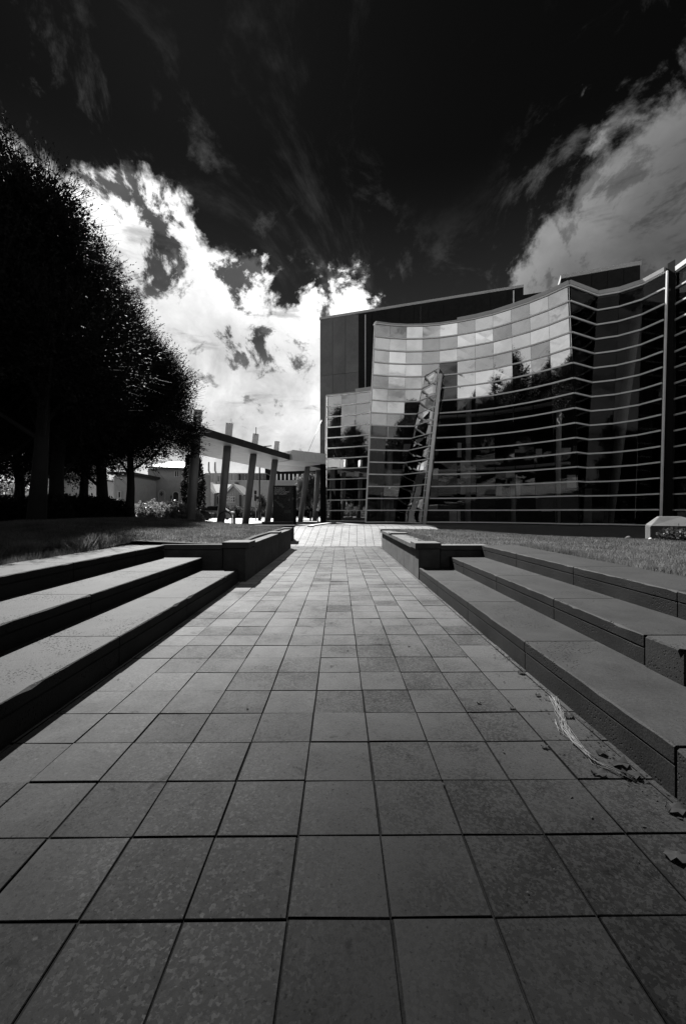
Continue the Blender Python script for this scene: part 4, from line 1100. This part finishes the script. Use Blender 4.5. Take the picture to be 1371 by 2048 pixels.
def make_bush(seed, rx, ry, h, mat, n=500, ls=.16, n_per=12, lead=.5):
    r = np.random.default_rng(seed); an = r.uniform(0, 6.283, n); q = np.sqrt(r.uniform(.05, 1, n)); z = r.uniform(.05, 1, n) * h * np.sqrt(np.maximum(1 - q ** 2 * .8, .05))
    c_ = np.stack([np.cos(an) * q * rx, np.sin(an) * q * ry, z], 1); d_ = np.stack([np.cos(an) * .6, np.sin(an) * .6, r.uniform(.4, 1.2, n)], 1); d_ /= np.linalg.norm(d_, axis=1)[:, None]
    v = leaf_cloud(c_, d_, n_per, lead, ls, r, .1); return big('foliage', v, np.arange(len(v)).reshape(-1, 4), mat, nv=4)
def bush(label, px, d, me, rz=0, s=1, z=None, group='shrubs along the far edge of the lawn', name='shrub'):
    p = G(px, d, 0); p.z = (hL(p.x, p.y) - .05 if p.y < 24 else .7) if z is None else z
    o = inst(name, me, p, None, rz); o.scale = (s,) * 3; return tag(o, label, 'shrub', group)
B1 = make_bush(31, 1.5, 1.0, 1.15, 'leaf_pale', 520, .15); B2 = make_bush(32, 2.3, 1.2, 1.9, 'leaf_dark', 700, .2); B3 = make_bush(33, 1.6, 1.0, 1.2, 'leaf_mid', 500, .16)
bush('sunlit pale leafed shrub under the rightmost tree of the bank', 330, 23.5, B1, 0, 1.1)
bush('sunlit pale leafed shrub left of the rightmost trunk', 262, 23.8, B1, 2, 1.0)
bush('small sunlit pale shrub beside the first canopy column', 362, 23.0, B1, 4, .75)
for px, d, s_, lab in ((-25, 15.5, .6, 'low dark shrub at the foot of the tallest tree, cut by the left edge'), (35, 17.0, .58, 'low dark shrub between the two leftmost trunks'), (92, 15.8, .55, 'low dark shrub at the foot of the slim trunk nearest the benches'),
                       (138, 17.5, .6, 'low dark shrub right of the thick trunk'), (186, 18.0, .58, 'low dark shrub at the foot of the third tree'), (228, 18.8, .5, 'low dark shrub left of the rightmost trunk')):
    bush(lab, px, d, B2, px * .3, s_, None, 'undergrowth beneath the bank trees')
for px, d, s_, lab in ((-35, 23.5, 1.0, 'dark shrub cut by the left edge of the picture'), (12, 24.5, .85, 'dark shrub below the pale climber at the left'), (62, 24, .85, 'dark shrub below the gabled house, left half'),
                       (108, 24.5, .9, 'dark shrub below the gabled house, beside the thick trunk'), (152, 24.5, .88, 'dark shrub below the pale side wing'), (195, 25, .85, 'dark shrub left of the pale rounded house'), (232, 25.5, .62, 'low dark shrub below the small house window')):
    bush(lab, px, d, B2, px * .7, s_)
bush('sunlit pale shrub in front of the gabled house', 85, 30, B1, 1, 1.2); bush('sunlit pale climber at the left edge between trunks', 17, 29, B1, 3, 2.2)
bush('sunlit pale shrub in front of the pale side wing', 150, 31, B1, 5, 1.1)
for i, (px, d, s_, lab) in enumerate(((462, 57, 1.2, 'leafy shrub in front of the cottage window'), (478, 57, 1.0, 'leafy shrub at the right corner of the cottage'), (497, 56, 1.0, 'leafy shrub against the left end of the white hall'),
                                    (535, 56, 1.1, 'leafy shrub against the white hall behind the fourth column'), (425, 57, .9, 'low leafy shrub by the cottage door'))):
    bush(lab, px, d, B3, i, s_, .7, 'shrubs in the gardens across the street')
hg = MB(); a, c = G(455, 58, 0), G(660, 58, 0)
HB = make_bush(35, 8.0, .8, 1.0, 'leaf_dark', 1600, .22)
o = inst('hedge', HB, ((a.x + c.x) / 2, a.y, .7)); o.scale = (1, 1, 1.2); tag(o, 'long low dark hedge along the foot of the white hall', 'hedge')

UB = make_bush(41, 6.0, 1.6, 4.2, 'leaf_dark', 1500, .34, 10)  # unseen shrubs added to fill bright gaps in the glass reflections
for i, (x, y_, rz) in enumerate(((-38, -10, 1.2), (-40, 4, 1.5), (-38, 17, 1.7), (-30, -22, .7), (-20, -30, .3), (-9, -33, 0), (2, -36, .1), (13, -36, -.1), (23, -32, -.5), (31, -25, -.8), (-42, -20, .9))):
    tag(inst('shrub', UB, (x, y_, -.06), None, rz), 'tall dark hedge shrub added behind the viewer to darken the glass reflections', 'shrub', 'undergrowth added behind the viewer')
# ------------------------------------------------------------------ litter on the path
rl = random.Random(17)
def straw(label, pts0, n):
    b = MB()
    for i in range(n):
        o_ = [Vector((rl.uniform(-.03, .03), rl.uniform(-.03, .03), 0)) for _ in pts0]
        k = rl.randint(0, 1); m_ = rl.randint(len(pts0) - 1, len(pts0))
        pts = [Vector(p) + q + Vector((0, 0, .006 + rl.uniform(0, .02))) for p, q in zip(pts0, o_)][k:m_]
        if len(pts) > 1: b.tube(pts, [.0022] * len(pts), 4)
    return tag(b.build('straw_bundle', 'straw'), label, 'straw')
gp_ = lambda px, py: (lambda d: G(px, d, .0))(FPX * EYE / (py - CY))
straw('pale dry straw stalks lying on the paving beside the right bench', [gp_(1105, 1398), gp_(1118, 1430), gp_(1132, 1462), gp_(1150, 1490), gp_(1190, 1530), gp_(1260, 1562)], 14)
straw('short pale straw wisp curling left of the straw bundle', [gp_(1115, 1425), gp_(1111, 1446), gp_(1126, 1472), gp_(1150, 1492)], 3)
def leaf(px, py, s, lab, k):
    c = gp_(px, py); b = MB(); n_ = 15
    r_ = random.Random(k); pts = []
    for i in range(n_):
        a_ = 6.283 * i / n_; q = s * (.35 + .65 * abs(math.cos(a_ * .5 + k))) * r_.uniform(.8, 1.0)
        pts.append((c.x + q * math.cos(a_), c.y + q * .8 * math.sin(a_), .006 + (r_.uniform(0, s * .5) if i % 3 else .002)))
    top = (c.x, c.y, .008 + s * .12)
    b.add(pts + [top] + [(x, y_, z - .003) for x, y_, z in pts] + [(c.x, c.y, .006 + s * .1)],
          [(i, (i + 1) % n_, n_) for i in range(n_)] + [((i + 1) % n_ + n_ + 1, i + n_ + 1, 2 * n_ + 1) for i in range(n_)], True)
    return tag(b.build('dead_leaf', 'dead_leaf', fix=False), lab, 'leaf', 'dead leaves on the paving')
for i, (px, py, s, lab) in enumerate(((1195, 1552, .055, 'curled dead leaf at the straw bundle foot'), (1235, 1530, .075, 'large crumpled dead leaf against the right bench riser'), (1205, 1510, .05, 'dead leaf right of the straw bundle middle'),
        (1262, 1558, .07, 'flat dark dead leaf at the lower end of the straw'), (1342, 1622, .07, 'dark dead leaf at the gap of the right bench'), (1350, 1716, .06, 'dark dead leaf at the right edge of the paving'),
        (1138, 1438, .05, 'pale dead leaf wedged at the bench foot beside the straw'), (1073, 1393, .035, 'small dead leaf above the straw bundle'), (1043, 1348, .05, 'crumpled dead leaf at the first bench joint'),
        (1025, 1420, .03, 'tiny dead leaf on a tile joint right of centre'), (955, 1408, .025, 'tiny curled leaf on a tile left of the joint'), (662, 1334, .014, 'tiny dark speck of leaf near the path centre'), (695, 1304, .014, 'tiny dark leaf speck above the centre one'),
        (494, 1420, .014, 'tiny dark leaf on the left of the path'), (1088, 1496, .03, 'shrivelled leaf scrap on a joint left of the straw'), (818, 1296, .02, 'small flat leaf in the middle right of the path'))):
    leaf(px, py, s, lab, 100 + i)
# crumbs of leaf and grit gathered along the foot of the benches
cr = np.random.default_rng(5); vs, qs = [], []
for k in range(900):
    yy = cr.uniform(1.6, 9.0); side = 1 if k % 4 else -1
    xx = 1.835 - abs(cr.normal(0, .05 if cr.uniform() < .8 else .5)) if side > 0 else -2.2 + abs(cr.normal(0, .05))
    if 2.0 < yy < 3.6 and side > 0: xx -= abs(cr.normal(0, .08))
    sz = cr.uniform(.004, .016); a_ = cr.uniform(0, 6.28); ti = cr.uniform(-.5, .5)
    ca, sa = math.cos(a_) * sz, math.sin(a_) * sz
    z_ = .004
    o_ = len(vs)
    vs += [(xx - ca, yy - sa, z_), (xx + sa * .5, yy - ca * .5, z_ + sz * .3), (xx + ca, yy + sa, z_ + abs(ti) * sz), (xx - sa * .5, yy + ca * .5, z_ + sz * .4)]; qs.append((o_, o_ + 1, o_ + 2, o_ + 3))
lit = bpy.data.objects.new('leaf_litter', big('leaf_litter', np.array(vs), np.array(qs), 'dead_leaf', nv=4)); col.objects.link(lit); tag(lit, kind='stuff')
# a white stone and an upright slab scrap on the right lawn
def rock(px, d, s, mat, name, lab, z0):
    bm = bmesh.new(); bmesh.ops.create_icosphere(bm, subdivisions=2, radius=s)
    for v in bm.verts: v.co *= 1 + .25 * mnoise.noise(v.co * (2 / s))
    me = bpy.data.meshes.new(name); bm.to_mesh(me); bm.free(); me.materials.append(M[mat])
    p = G(px, d, 0); p.z = hR(p.x, p.y) + s * .4 if z0 is None else z0
    return tag(inst(name, me, p), lab, 'stone')
rock(1299, 12.9, .055, 'trim', 'white_stone', 'small white stone in the grass at the foot of the plinth', None)
rock(1255, 14.5, .11, 'plinth', 'stone', 'upright pale stone standing in the lawn left of the plinth', None)
MU = make_bush(52, .4, .35, .18, 'leaf_mid', 160, .1, 8, .2)
p = G(1358, 11.6, 0); p.z = hR(p.x, p.y) - .02
tag(inst('ground_plant', MU, p), 'low leafy ground plant in front of the concrete plinth', 'plant')
